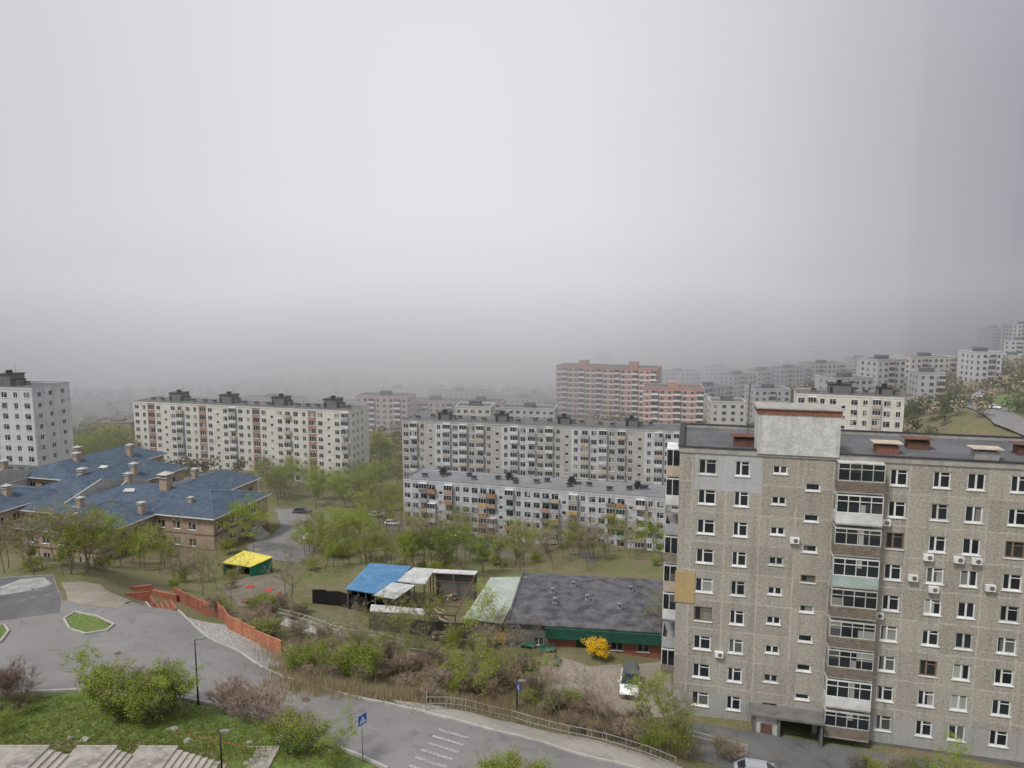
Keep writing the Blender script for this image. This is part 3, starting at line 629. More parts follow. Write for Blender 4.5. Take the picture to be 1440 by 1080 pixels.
def shed(pts,z,mat,label,cat='shed',th=.12,walls=None,posts=True,name='shed',pmat=None,wsides=(0,1,2,3)):
    q=[P(u,v,zz) for (u,v),zz in zip(pts,(z if isinstance(z,(list,tuple)) else [z]*4))]
    c=sum(q,Vector())/4; g0=min(gz(p.x,p.y) for p in q); root=new(name,None,None,(c.x,c.y,g0),0,label=label,cat=cat)
    l=[p-Vector((c.x,c.y,g0)) for p in q]; mb=MB(); up=Vector((0,0,th))
    mb.add(l+[p+up for p in l],[(3,2,1,0),(4,5,6,7)]+[(i,(i+1)%4,(i+1)%4+4,i+4) for i in range(4)])
    for i in range(1,12):
        t=i/12; a=l[0].lerp(l[1],t)+up; b=l[3].lerp(l[2],t)+up; mb.beam(a,b,.04,.05)
    new('roof',mb.mesh('roof',[mat]),root)
    cen=sum(l,Vector())/4; ins=[p.lerp(cen,.06) for p in l]
    if walls:
        mb=MB()
        for i in wsides:
            a,b=ins[i],ins[(i+1)%4]; mb.quad((a.x,a.y,-1),(b.x,b.y,-1),(b.x,b.y,b.z-.02),(a.x,a.y,a.z-.02))
        new('wall',mb.mesh('wall',[walls]),root)
    if posts:
        for p in ins+[ins[0].lerp(ins[1],.5),ins[2].lerp(ins[3],.5)]:
            mb=MB(); mb.box(-.06,-.06,-1,.06,.06,p.z); new('post',mb.mesh('post',[pmat or CONCD]),root,(p.x,p.y,0))
    r=max((p-cen).length for p in l); FOOT.append((c.x-r*.7,c.y-r*.7,0,r*1.4,r*1.4))
    return root
BLUE=M('blue_sheet_metal',(.06,.17,.33),(.11,.24,.39),scale=.6,rough=.55,bscale=3,streak=.3)
LGR=M('pale_green_slate',(.37,.41,.37),(.26,.29,.26),scale=.6,bscale=5,fine=.3); LMET=M('pale_sheet_metal',(.54,.55,.55),(.34,.34,.34),scale=1,rough=.5)
YEL=M('yellow_roof',(.66,.58,.10),(.56,.48,.08),rough=.5); TEAL=M('green_board',(.03,.17,.12),(.02,.12,.08))
shed([(652,870),(706,878),(741,812),(690,813)],[2.4,2.6,3.2,2.9],LGR,'lean-to with pale greenish slate roof',walls=CONCD,posts=False)
shed([(486,829),(541,838),(579,797),(520,793)],[2.7,2.7,3.4,3.4],BLUE,'shed with bright blue sheet metal roof',walls=CONCD,wsides=(1,2,3))
shed([(554,818),(598,822),(611,801),(582,799)],[3.0,3.0,3.3,3.3],LMET,'open shed with pale metal roof')
shed([(526,838),(556,843),(584,824),(552,820)],[2.8,2.8,3.0,3.0],LMET,'small open shed with pale metal roof')
shed([(520,860),(600,866),(606,858),(522,851)],[2.2,2.2,2.5,2.5],LMET,'narrow canopy with white sheet metal roof',cat='canopy')
shed([(607,806),(668,809),(672,804),(612,801)],[3.2,3.2,3.4,3.4],LMET,'narrow canopy with pale edge over dark yard',cat='canopy',walls=CONCD,wsides=(2,))
shed([(312,792),(352,798),(384,784),(343,775)],[.5,.5,1.0,1.0],YEL,'playground pavilion with yellow roof and green walls',cat='pavilion',walls=TEAL,pmat=TEAL,wsides=(1,2,3))
a0=P(605,806,3.0);a1=P(668,810,3.0);a2=P(640,866,3.0);a3=P(598,862,3.0)
c=(a0+a1+a2+a3)/4; root=new('pergola',None,None,(c.x,c.y,0),0,label='rusty open steel frame over the yard',cat='pergola'); mb=MB()
l=[p-Vector((c.x,c.y,0)) for p in(a0,a1,a2,a3)]
for i in range(4): mb.beam(l[i],l[(i+1)%4],.12,.16)
for t in(.2,.4,.6,.8): mb.beam(l[0].lerp(l[3],t),l[1].lerp(l[2],t),.08,.1)
new('beam',mb.mesh('beam',[RUST]),root)
for p in l: mb=MB(); mb.box(-.07,-.07,-1.5,.07,.07,3,0); new('post',mb.mesh('post',[RUST]),root,(p.x,p.y,0))
for pu,pv in((622,872),(612,850),(640,845)):
    mb=MB()
    for k in range(14): mb.beam((random.uniform(-1.5,1.5),random.uniform(-.6,.6),.1+k*.07),(random.uniform(-1.5,1.5)+1,random.uniform(-.6,.6)+.5,.12+k*.07),.16,.05)
    new('lumber_pile',mb.mesh('lumber_pile',[PTAN]),None,G(pu,pv),random.uniform(0,3),label='loose pile of weathered boards in the yard',cat='lumber')
# ---------------- fences & walls ----------------
def wallrun(name,pix,h,mat,label,cat,seg=2.4,th=.12,gap=.04,group=None):
    w=GP(pix)
    for a,b in zip(w,w[1:]):
        n=max(1,round((b-a).length/seg))
        for i in range(n):
            p=a.lerp(b,i/n);q=a.lerp(b,(i+1)/n); d=(q-p);d.z=0;Ls=d.length-gap
            z=(gz(p.x,p.y)+gz(q.x,q.y))/2
            mb=MB(); mb.box(0,-th/2,-1.5,Ls,th/2,h,0); mb.box(-.02,-th/2-.03,-1.5,.12,th/2+.03,h+.05,0); mb.box(.12,-th/2-.02,h-.12,Ls-.02,th/2+.02,h+.03,0)
            new(name,mb.mesh(name,[mat]),None,(p.x,p.y,z),math.atan2(d.y,d.x),label=label,cat=cat,group=group)
RED=M('faded_red_paint',(.34,.12,.08),(.22,.10,.075),scale=1,bscale=5,streak=.7,fine=.4)
REDL=M('faded_orange_paint',(.43,.18,.10),(.32,.14,.09),scale=1,bscale=5,streak=.6,fine=.35)
wallrun('concrete_fence_panel',[(246,842),(285,862),(322,884)],1.55,RED,'faded red painted concrete fence panel beside the road','fence',seg=3.2,group='red fence panels along the road')
wallrun('concrete_fence_panel',[(322,885),(360,904),(397,925)],1.55,REDL,'faded orange painted concrete fence panel beside the road','fence',seg=3.2,group='red fence panels along the road')
wallrun('concrete_fence_panel',[(176,836),(212,847),(248,860)],.8,RED,'faded red painted concrete fence panel beside the road','fence',seg=3.2,group='red fence panels along the road')
wallrun('concrete_barrier',[(184,828),(215,836),(250,847)],.8,RED,'low red painted concrete barrier','barrier',seg=3.2,th=.3,group='low red barriers')
wallrun('fence_panel',[(440,848),(478,852),(518,862)],2.0,BLACK,'black board fence panel around the yard','fence',group='black yard fence')
wallrun('fence_panel',[(520,884),(560,890),(605,895),(655,898),(690,902)],1.9,M('charcoal_boards',(.05,.05,.055),(.09,.085,.08),bscale=6),'charcoal board fence panel around the yard','fence',group='black yard fence')
def railing(pix,h,mat,label,seg=2.0,rails=(.5,1.0),name='railing',pr=.035,cat='railing',bal=0):
    w=GP(pix); c=w[0]; root=new(name,None,None,c,0,label=label,cat=cat); pts=[]
    for a,b in zip(w,w[1:]):
        n=max(1,round((b-a).length/seg))
        for i in range(n): pts.append(a.lerp(b,i/n))
    pts.append(w[-1]); pts=[Vector((p.x,p.y,gz(p.x,p.y)+.1))-c for p in pts]
    mp=MB(); mp.tube((0,0,-.3),(0,0,h),pr,pr,6); pm=mp.mesh('post',[mat])
    for p in pts: new('post',pm,root,p)
    mb=MB()
    for p,q in zip(pts,pts[1:]):
        for r in rails: mb.tube(p+Vector((0,0,r*h)),q+Vector((0,0,r*h)),pr*.8,pr*.8,5)
        for j in range(1,bal):
            s=p.lerp(q,j/bal); mb.tube(s+Vector((0,0,.1)),s+Vector((0,0,h)),.012,.012,4)
    new('rail',mb.mesh('rail',[mat]),root)
PGRY=M('grey_rail_paint',(.30,.30,.295),rough=.5); PWR=M('pale_rail_paint',(.45,.46,.44),rough=.5); REDR=M('red_rail_paint',(.35,.07,.05),rough=.5)
railing([(600,1000),(655,1003),(720,1018),(800,1040),(880,1060),(950,1086)],1.15,PGRY,'grey steel pedestrian railing along the paved walk',bal=5)
railing([(600,1002),(602,976)],1.1,PGRY,'short grey steel railing end section',bal=4)
railing([(392,868),(450,885),(510,900),(568,914)],1.1,PWR,'pale handrail along the footpath steps',seg=1.8)
railing([(400,880),(455,897),(515,912),(560,924)],1.1,PWR,'pale handrail along the footpath steps',seg=1.8)
railing([(575,926),(620,938),(652,950),(700,962)],1.1,PWR,'pale handrail beside the lower steps',seg=1.8)
railing([(242,1046),(300,1058),(345,1068)],.9,REDR,'thin red handrail by the lower steps',seg=2.4,rails=(1.0,),pr=.022)
railing([(965,1040),(1010,1052),(1050,1062)],.9,PWR,'low white front garden railing',bal=6,seg=1.8)
def steps(pa,pb,w,n,label,mat=CONC,name='stairs'):
    a,b=G(*pa),G(*pb); d=b-a; hd=Vector((d.x,d.y,0)); L=hd.length; mb=MB(); 
    for k in range(n):
        z=d.z*(k+.5)/n+.12; mb.box(L*k/n,-w/2,z-1.2,L*(k+1)/n-.0,w/2,z+.001*k)
    new(name,mb.mesh(name,[mat]),None,a,math.atan2(d.y,d.x),label=label,cat='stairs')
steps((395,875),(560,922),2.0,26,'long concrete steps descending the brushy slope')
steps((562,925),(655,957),1.8,14,'concrete steps with pale edges on the slope')
PV=M('stair_paving',(.38,.345,.30),(.29,.26,.225),bscale=5)
specs=[(-60,52,10.9,0,0),(52,92,10.9,4,.6),(92,150,10.3,0,0),(150,182,10.3,4,.6),(182,238,9.7,0,0),(238,318,9.7,9,1.3),(318,385,8.4,0,0)]
for u0,u1,z,n,h in specs:
    p=P(u0,1066,z); q=P(u1,1066,z); L=q.x-p.x; mb=MB()
    if n==0:
        mb.box(0,-4,-3,L,1.2,0,0)
        for j in range(int(L/.6)+1): mb.box(j*.6,1.201,-.3,min(L,j*.6+.57),1.35,.04,1)
        new('paved_landing',mb.mesh('paved_landing',[PAVE,PV]),None,(p.x,p.y,z),0,kind='structure')
    else:
        for j in range(n): 
            zz=-h*(j+1)/n; mb.box(L*j/n,-4,-3,L*(j+1)/n,1.1,zz+.001,0); mb.box(L*j/n-.02,-4.01,zz-.04,L*j/n+.1,1.11,zz+.02,1)
        new('stairs',mb.mesh('stairs',[PV,KERB]),None,(p.x,p.y,z),0,label='short flight of concrete steps between paved landings',cat='stairs')
def rockmesh(seed):
    import bmesh
    bm=bmesh.new(); bmesh.ops.create_icosphere(bm,subdivisions=2,radius=.5)
    for v in bm.verts:
        n_=noise.noise(v.co*2.2+Vector((seed*7,0,0))); v.co*=1+.5*n_; v.co.z*=.65
    me=bpy.data.meshes.new('rock'); bm.to_mesh(me); bm.free(); me.materials.append(ROCK); return me
ROCK=M('pale_rock',(.30,.28,.25),(.18,.17,.15),scale=2,bscale=8,fine=.4)
rm=[rockmesh(i) for i in range(4)]
for i in range(15):
    u,v=random.choice([(random.uniform(80,330),random.uniform(1018,1044)),(random.uniform(330,440),random.uniform(1045,1080)),(random.uniform(330,440),random.uniform(1045,1080))])
    new('rock',rm[i%4],None,G(u,v),random.uniform(0,6),label='pale rough garden rock in the grass',cat='rock',group='garden rocks',scale=random.uniform(.3,.75))
# ---------------- street furniture ----------------
def lamp(u,v,h,label='slender dark street lamp at the road edge',arm=1.0,rot=0):
    p=G(u,v); r=new('street_lamp',None,None,p,rot,label=label,cat='street lamp')
    mb=MB(); mb.tube((0,0,-.3),(0,0,1.0),.09,.09,8); mb.tube((0,0,1.0),(0,0,h),.07,.045,8); mb.tube((0,0,h-.05),(arm,0,h+.15),.035,.03,6); new('pole',mb.mesh('pole',[BLACK],True),r)
    mb=MB(); mb.box(arm-.1,-.13,h+.1,arm+.55,.13,h+.2,0); mb.box(arm+.0,-.1,h+.07,arm+.5,.1,h+.1,1); new('lamp_head',mb.mesh('lamp_head',[METAL,WHITE]),r)
lamp(279,992,5.6,arm=.3); lamp(727,1006,3.2,'slim pole beside the paved walk',.2)
lamp(313,1100,3.6,'short black garden lamp by the stairs',.1)
SB=M('sign_blue',(.02,.10,.42),(.02,.09,.38),rough=.4,bst=0,fine=0); SW=M('sign_white',(.8,.8,.8),rough=.4,bst=0,fine=0)
def crossing(u,v,h,rot,s=.75):
    p=G(u,v); r=new('crossing_sign',None,None,p,rot,label='blue pedestrian crossing sign with white triangle on a pole',cat='road sign')
    mb=MB(); mb.tube((0,.05,-.3),(0,.05,h),.035,.035,8); new('pole',mb.mesh('pole',[METAL],True),r)
    z=h-s/2; mb=MB(); mb.box(-s/2,-.03,z-s/2,s/2,0,z+s/2,0)
    mb.tri((-s*.4,-.034,z-s*.36),(s*.4,-.034,z-s*.36),(0,-.034,z+s*.38),1)
    y=-.038
    mb.add([(x*s*.1,y,z+.02*s+zz*s*.1) for x,zz in((-.3,.6),(.3,.6),(.35,-.6),(.9,-2.9),(.5,-3.1),(0,-1.4),(-.8,-3.1),(-1.2,-2.9),(-.35,-.6),(-1.1,-.9),(-1.1,-.6))],[(0,1,2,5,8),(2,3,4,5),(5,6,7,8),(8,9,10,0)],2)
    mb.add([(math.cos(t*math.pi/4)*s*.05,y,z+.13*s+math.sin(t*math.pi/4)*s*.05) for t in range(8)],[tuple(range(8))],2)
    for k in range(4): mb.box(-s*.3+k*s*.17,-.037,z-s*.34,-s*.3+k*s*.17+s*.08,-.035,z-s*.31,2)
    new('sign_board',mb.mesh('sign_board',[SB,SW,BLACK]),r)
crossing(511,1072,3.7,.9); crossing(729,1004,2.9,-.9,.6)
def bench(p,rot,m,label):
    r=new('park_bench',None,None,p,rot,label=label,cat='bench'); mb=MB()
    for k in range(3): mb.box(-.9,-.25+k*.18,.42,.9,-.1+k*.18,.46)
    new('seat',mb.mesh('seat',[m]),r); mb=MB()
    for k in range(2): mb.box(-.9,.28,.6+k*.18,.9,.32,.74+k*.18)
    new('backrest',mb.mesh('backrest',[m]),r)
    lm=MB(); lm.box(-.04,-.25,-.1,.04,.3,.42); lm.box(-.04,.3,-.1,.04,.36,.95); l=lm.mesh('leg',[CONCD])
    for x in(-.7,.7): new('leg',l,r,(x,0,0))
bench(G(770,918),.2,TEAL,'green slatted bench beside the workshop'); bench(G(742,912),-.4,TEAL,'green slatted bench beside the workshop'); bench(G(618,900),.1,PTAN,'tan slatted bench behind the yard fence'); bench(G(784,934),1.3,TEAL,'green slatted bench beside the workshop')
RB=M('bright_red_paint',(.50,.05,.035),rough=.5)
def sandbox(u,v,rot):
    p=G(u,v); mb=MB(); 
    for b in((-1.0,-1.0,1.0,-.85),(-1.0,.85,1.0,1.0),(-1,-.85,-.85,.85),(.85,-.85,1,.85)): mb.box(b[0],b[1],-.2,b[2],b[3],.3,0)
    mb.box(-.85,-.85,-.2,.85,.85,.28,0); new('sandbox',mb.mesh('sandbox',[RB]),None,p,rot,label='red covered sandbox in the playground',cat='sandbox',scale=.5)
sandbox(352,826,.3);sandbox(378,830,.8)
for i,(u,v) in enumerate(((345,848),(368,842),(392,836))):
    p=G(u,v); mb=MB(); mb.box(-.7,-.2,.3,.7,.2,.38,0); mb.box(-.6,-.15,-.1,-.5,.15,.3,0); mb.box(.5,-.15,-.1,.6,.15,.3,0)
    new('play_bench',mb.mesh('play_bench',[RB if i%2==0 else BLUE]),None,p,i*.7,label='small painted playground bench',cat='bench',scale=.75)
for i in range(7):
    p=G(430+i*13,880+i*3.6); mb=MB(); pr=None
    for k in range(9):
        t=math.pi*k/8; q=(math.cos(t)*1.1,0,math.sin(t)*1.3)
        if pr: mb.tube(pr,q,.04,.04,5)
        pr=q
    new('play_arch',mb.mesh('play_arch',[PWR]),None,p,.9,label='pale painted metal arch for climbing',cat='play arch',group='row of climbing arches')
p=G(438,764); r=new('play_house',None,None,p,.4,label='red, white and blue play structure on the asphalt',cat='play structure')
mb=MB(); mb.box(-1.4,-.8,0,.2,.8,1.3); new('wall',mb.mesh('wall',[RB]),r)
mb=MB(); mb.add([(-1.6,-1,1.3),(.4,-1,1.3),(.4,1,1.3),(-1.6,1,1.3),(-.6,-1,2.1),(-.6,1,2.1)],[(0,4,5,3),(1,2,5,4),(0,1,4),(2,3,5)]); new('roof',mb.mesh('roof',[WHITE]),r)
mb=MB(); mb.beam((.2,0,1.3),(2.4,0,.2),.8,.1); new('slide',mb.mesh('slide',[BLUE]),r)
# ---------------- cars ----------------
RUB=M('rubber',(.02,.02,.02),bst=0); CG=glassmat('car_glass',.9,(.015,.018,.02),(.03,.03,.03))
def paint(name,c): return M(name,c,tuple(x*.93 for x in c),rough=.3,bst=0,fine=0,spec=.5)
def carmeshes(c,roofc,suv):
    H=1.72 if suv else 1.46; bl=1.05 if suv else .92
    st=[(-2.28,.5,bl-.15,.72),(-2.2,.32,bl-.02,.86),(-1.9,.25,bl,.91),(-1.0,.25,bl,.92),(.2,.25,bl,.92),(1.0,.25,bl-.02,.92),(1.5,.25,bl-.1,.91),(2.05,.28,bl-.2,.86),(2.25,.36,bl-.32,.78),(2.32,.45,bl-.42,.66)]
    mb=MB(); rings=[]
    for x,zb,zt,hw in st:
        rings.append([(x,-hw*.9,zb),(x,-hw,zb+.15),(x,-hw,zt-.18),(x,-hw*.95,zt-.05),(x,-hw*.84,zt),(x,0,zt+.02),(x,hw*.84,zt),(x,hw*.95,zt-.05),(x,hw,zt-.18),(x,hw,zb+.15),(x,hw*.9,zb)])
    n=len(rings[0]); vs=[p for r in rings for p in r]; fs=[]
    for i in range(len(rings)-1):
        for j in range(n): fs.append((i*n+j,(i+1)*n+j,(i+1)*n+(j+1)%n,i*n+(j+1)%n))
    fs+=[tuple(range(n)),tuple(range((len(rings)-1)*n,len(rings)*n))[::-1]]
    mb.add(vs,fs); body=mb.mesh('body',[c],True)
    rb=-2.0 if suv else -1.5; rf=.3
    bot=[(-2.15 if suv else -2.0,-.80),(1.1,-.80),(1.1,.80),(-2.15 if suv else -2.0,.80)]; top=[(rb+.15,-.62),(rf,-.62),(rf,.62),(rb+.15,.62)]
    mb=MB(); mb.add([(x,y,bl-.02) for x,y in bot]+[(x,y,H-.06) for x,y in top],[(i,(i+1)%4,(i+1)%4+4,i+4) for i in range(4)]); gl=mb.mesh('glasshouse',[CG])
    mb=MB(); t2=[(x*1.02-.0,y*1.04) for x,y in top]; mb.prism(t2,H-.07,H,0)
    for (a,b) in zip(bot,top): mb.beam((a[0],a[1],bl-.02),(b[0],b[1],H-.05),.08,.08)
    for sy in(-1,1): 
        mb.beam((-.4,sy*.81,bl-.02),(-.5,sy*.635,H-.05),.09,.05)
        mb.beam((top[0][0],sy*.5,H+.03),(rf-.1,sy*.5,H+.03),.04,.04)
    rf_=mb.mesh('car_roof',[roofc])
    mb=MB(); mb.tube((0,-.11,0),(0,.11,0),.34,.34,20,0); mb.tube((0,-.118,0),(0,.118,0),.21,.21,12,1); wh=mb.mesh('wheel',[RUB,METAL])
    mb=MB(); mb.box(-.04,-.18,-.07,.06,.18,.07); hl=mb.mesh('headlight',[SW])
    mb=MB(); mb.box(-.03,-.1,-.12,.04,.1,.12); tl=mb.mesh('tail_light',[RB])
    mb=MB(); mb.box(-.03,-.5,-.12,.04,.5,.1); gr=mb.mesh('grille',[BLACK])
    mb=MB(); mb.box(-.1,-.1,-.07,.1,.1,.07); mi=mb.mesh('mirror',[c])
    return body,gl,rf_,wh,hl,tl,gr,mi,bl
def car(cm,p,rot,label,full=True,group=None,scale=None):
    body,gl,rf_,wh,hl,tl,gr,mi,bl=cm
    r=new('parked_car',None,None,p,rot,label=label,cat='car',group=group,scale=scale)
    new('body',body,r); new('window_glass',gl,r); new('car_roof',rf_,r)
    for x in(-1.4,1.42):
        for y in(-.82,.82): new('wheel',wh,r,(x,y,.33))
    if full:
        for y in(-.6,.6): new('headlight',hl,r,(2.24,y,bl-.38)); new('tail_light',tl,r,(-2.25,y,bl-.25)); new('mirror',mi,r,(.85,y*1.68,bl+.06))
        new('grille',gr,r,(2.3,0,bl-.5))
PWc=paint('white_car_paint',(.80,.80,.81)); PSc=paint('silver_car_paint',(.33,.35,.38)); PBc=paint('dark_car_paint',(.06,.065,.075)); PRc=paint('red_car_paint',(.35,.04,.03))
cW=carmeshes(PWc,PBc,True);cS=carmeshes(PSc,PSc,False);cWw=carmeshes(PWc,PWc,False);cD=carmeshes(PBc,PBc,False);cR=carmeshes(PRc,PRc,False)
def carpitch(p,rot):
    d=Vector((math.cos(rot),math.sin(rot),0)); a=gz(p.x-d.x*1.4,p.y-d.y*1.4);b=gz(p.x+d.x*1.4,p.y+d.y*1.4)
    return (0,-math.atan2(b-a,2.8),rot),(a+b)/2
p=G(886,984)+Vector((.3,2.0,0)); rr,zz=carpitch(p,math.radians(-102)); car(cW,Vector((p.x,p.y,zz+.06)),rr,'white off-road car with black roof parked on packed dirt',scale=1.08)
p=G(1072,1100); car(cS,p+Vector((0,0,.05)),math.radians(-15),'silver hatchback parked by the apartment entrance')
for i,(u,v,m) in enumerate(((530,726,cWw),(543,722,cS),(556,718,cD),(552,738,cWw),(520,702,cR),(700,768,cS),(600,752,cD),(640,760,cWw),(425,722,cD),(168,648,cWw),(1378,560,cWw),(1370,568,cD),(1396,576,cWw),(1362,560,cS),(1385,566,cD))):
    p=G(u,v); car(m,p+Vector((0,0,.3 if u>1000 else .05)),random.choice([.1,.2,-.1,1.5]) if u<1000 else -.9,'small car parked along the street between blocks' if u<1000 else 'car parked along the hillside road',False,'cars parked along distant streets')
# ---------------- far blocks ----------------
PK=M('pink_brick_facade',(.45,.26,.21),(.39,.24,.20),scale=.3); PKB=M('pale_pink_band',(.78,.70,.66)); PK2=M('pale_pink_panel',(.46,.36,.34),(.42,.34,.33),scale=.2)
GRYF=M('grey_facade',(.42,.42,.43),(.34,.34,.35),scale=.15); CRF=M('cream_facade',(.50,.48,.44),(.43,.42,.4),scale=.15); OCH=M('ochre_facade',(.28,.22,.17)); WHF=M('white_facade',(.55,.55,.56))
def farblock(uL,vL,YL,uR,vR,YR,zb,D,wm,label,mw=3.0,sh=2.8,bandm=None,bandpat=None,rh=2.2,roofm=ROOF,hb=False):
    A=Q(uL,vL,YL);B=Q(uR,vR,YR); L,rot=place(A,B); H=(A.z+B.z)/2-zb
    r=new('apartment_building',None,None,(A.x,A.y,zb),rot,label=label,cat='apartment building'); FOOT.append((A.x,A.y,rot,L,D))
    mb=MB(); mb.box(0,0,-6,L,D,H,0); mb.box(.3,.3,H,L-.3,D-.3,H+.05,1)
    for b in((-.1,-.1,L+.1,.3),(-.1,D-.3,L+.1,D+.1),(-.1,.3,.3,D-.3),(L-.3,.3,L+.1,D-.3)): mb.box(b[0],b[1],H-.02,b[2],b[3],H+.5,0)
    n=max(1,int(L/20)); 
    for i in range(n):
        x=(i+.5)*L/n; mb.box(x-2.5,D/2-2,H,x+2.5,D/2+2,H+rh,1 if not hb else 0)
    ns=int((H-.8)/sh); nm=max(1,int(L/mw)); ms=L/nm
    for f in range(ns):
        z=H-.5-(f+1)*sh+.9
        if hb: mb.box(-.05,-.12,z-1.0,L+.05,-.01,z-.3,2)
        for i in range(nm):
            x=(i+.5)*ms
            bp=bandpat and bandpat(i)
            if bp:
                mb.box(x-ms*.46,-.9,z-.75,x+ms*.46,-.14,z+.25,2); mb.box(x-ms*.46,-.8,z+.25,x+ms*.46,-.14,z+1.5,3)
            else:
                w=.85 if i%3 else .6
                mb.box(x-w-.07,-.04,z-.07,x+w+.07,.02,z+1.47,4); mb.box(x-w,-.06,z,x+w,.02,z+1.4,3)
        for j in range(int(D/3.5)):
            y=2+j*3.5
            for xx in(-.06,L-.02): mb.box(xx,y-.6,z,xx+.08,y+.6,z+1.35,3)
    new('wall',mb.mesh('wall',[wm,roofm,bandm or wm,GLASSF,WHITE]),r)
farblock(782,516,395,924,518,375,-29,16,PK,'tall pink brick apartment block with pale balcony bands',3.2,2.9,PKB,lambda i:i%3==1,3.2,hb=True)
farblock(905,548,335,990,545,330,-27,16,PK,'lower pink brick apartment block',3.2,2.9,PKB,lambda i:i%3==1,2.5,hb=True)
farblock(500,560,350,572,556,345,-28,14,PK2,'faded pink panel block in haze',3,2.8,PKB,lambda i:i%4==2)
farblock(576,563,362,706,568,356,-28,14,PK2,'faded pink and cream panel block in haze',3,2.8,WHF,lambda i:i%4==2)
farblock(705,574,340,780,576,335,-28,12,GRYF,'low grey block in haze')
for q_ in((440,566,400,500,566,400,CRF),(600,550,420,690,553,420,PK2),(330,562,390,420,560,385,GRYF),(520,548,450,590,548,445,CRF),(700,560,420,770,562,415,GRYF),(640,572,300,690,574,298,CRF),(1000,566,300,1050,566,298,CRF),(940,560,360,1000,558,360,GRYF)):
    farblock(q_[0],q_[1],q_[2],q_[3],q_[4],q_[5],-30,12,q_[6],{'grey_facade':'grey panel apartment block in haze','cream_facade':'cream panel apartment block in haze','pale_pink_panel':'faded pink block in haze'}[q_[6].name])
L_=[(928,524,470,985,522,470,GRYF),(990,518,500,1036,517,500,CRF),(985,548,380,1030,540,395,GRYF),(1032,530,410,1064,525,420,GRYF),(1066,524,430,1096,520,440,CRF),(1098,520,430,1140,517,440,GRYF),
(1140,512,440,1188,512,445,CRF),(1135,491,600,1156,490,600,WHF),(1060,548,330,1112,548,330,GRYF),(1235,507,330,1274,506,335,GRYF),(1281,502,360,1344,503,365,CRF),(1372,495,330,1410,497,330,WHF),
(1412,478,450,1440,480,440,GRYF),(1388,462,560,1420,462,560,GRYF),(1425,455,520,1470,458,520,GRYF),(955,512,600,1010,512,600,WHF),(1175,533,300,1228,532,305,GRYF),(730,552,480,778,553,480,GRYF),
(1410,500,400,1435,502,395,CRF),(835,498,560,862,498,560,GRYF),(1200,505,480,1228,505,480,CRF),(1292,525,300,1330,526,298,GRYF)]
for a in L_:
    c=(a[0]+a[3])/2; pz=Q(c,a[1],a[2]); zb=min(gz(pz.x,pz.y),pz.z-12)
    farblock(a[0],a[1],a[2],a[3],a[4],a[5],zb,13,a[6],{'grey_facade':'grey panel apartment block in haze','cream_facade':'cream panel apartment block in haze','white_facade':'white apartment block in haze'}[a[6].name],3.0,2.8,PTAN,lambda i:i%5==2,2)
farblock(128,596,300,184,594,300,-24,12,OCH,'old low brown brick building among trees',3.2,3,rh=.8,roofm=CONCD)
farblock(100,604,330,126,603,330,-24,10,GRYF,'small grey building among trees')
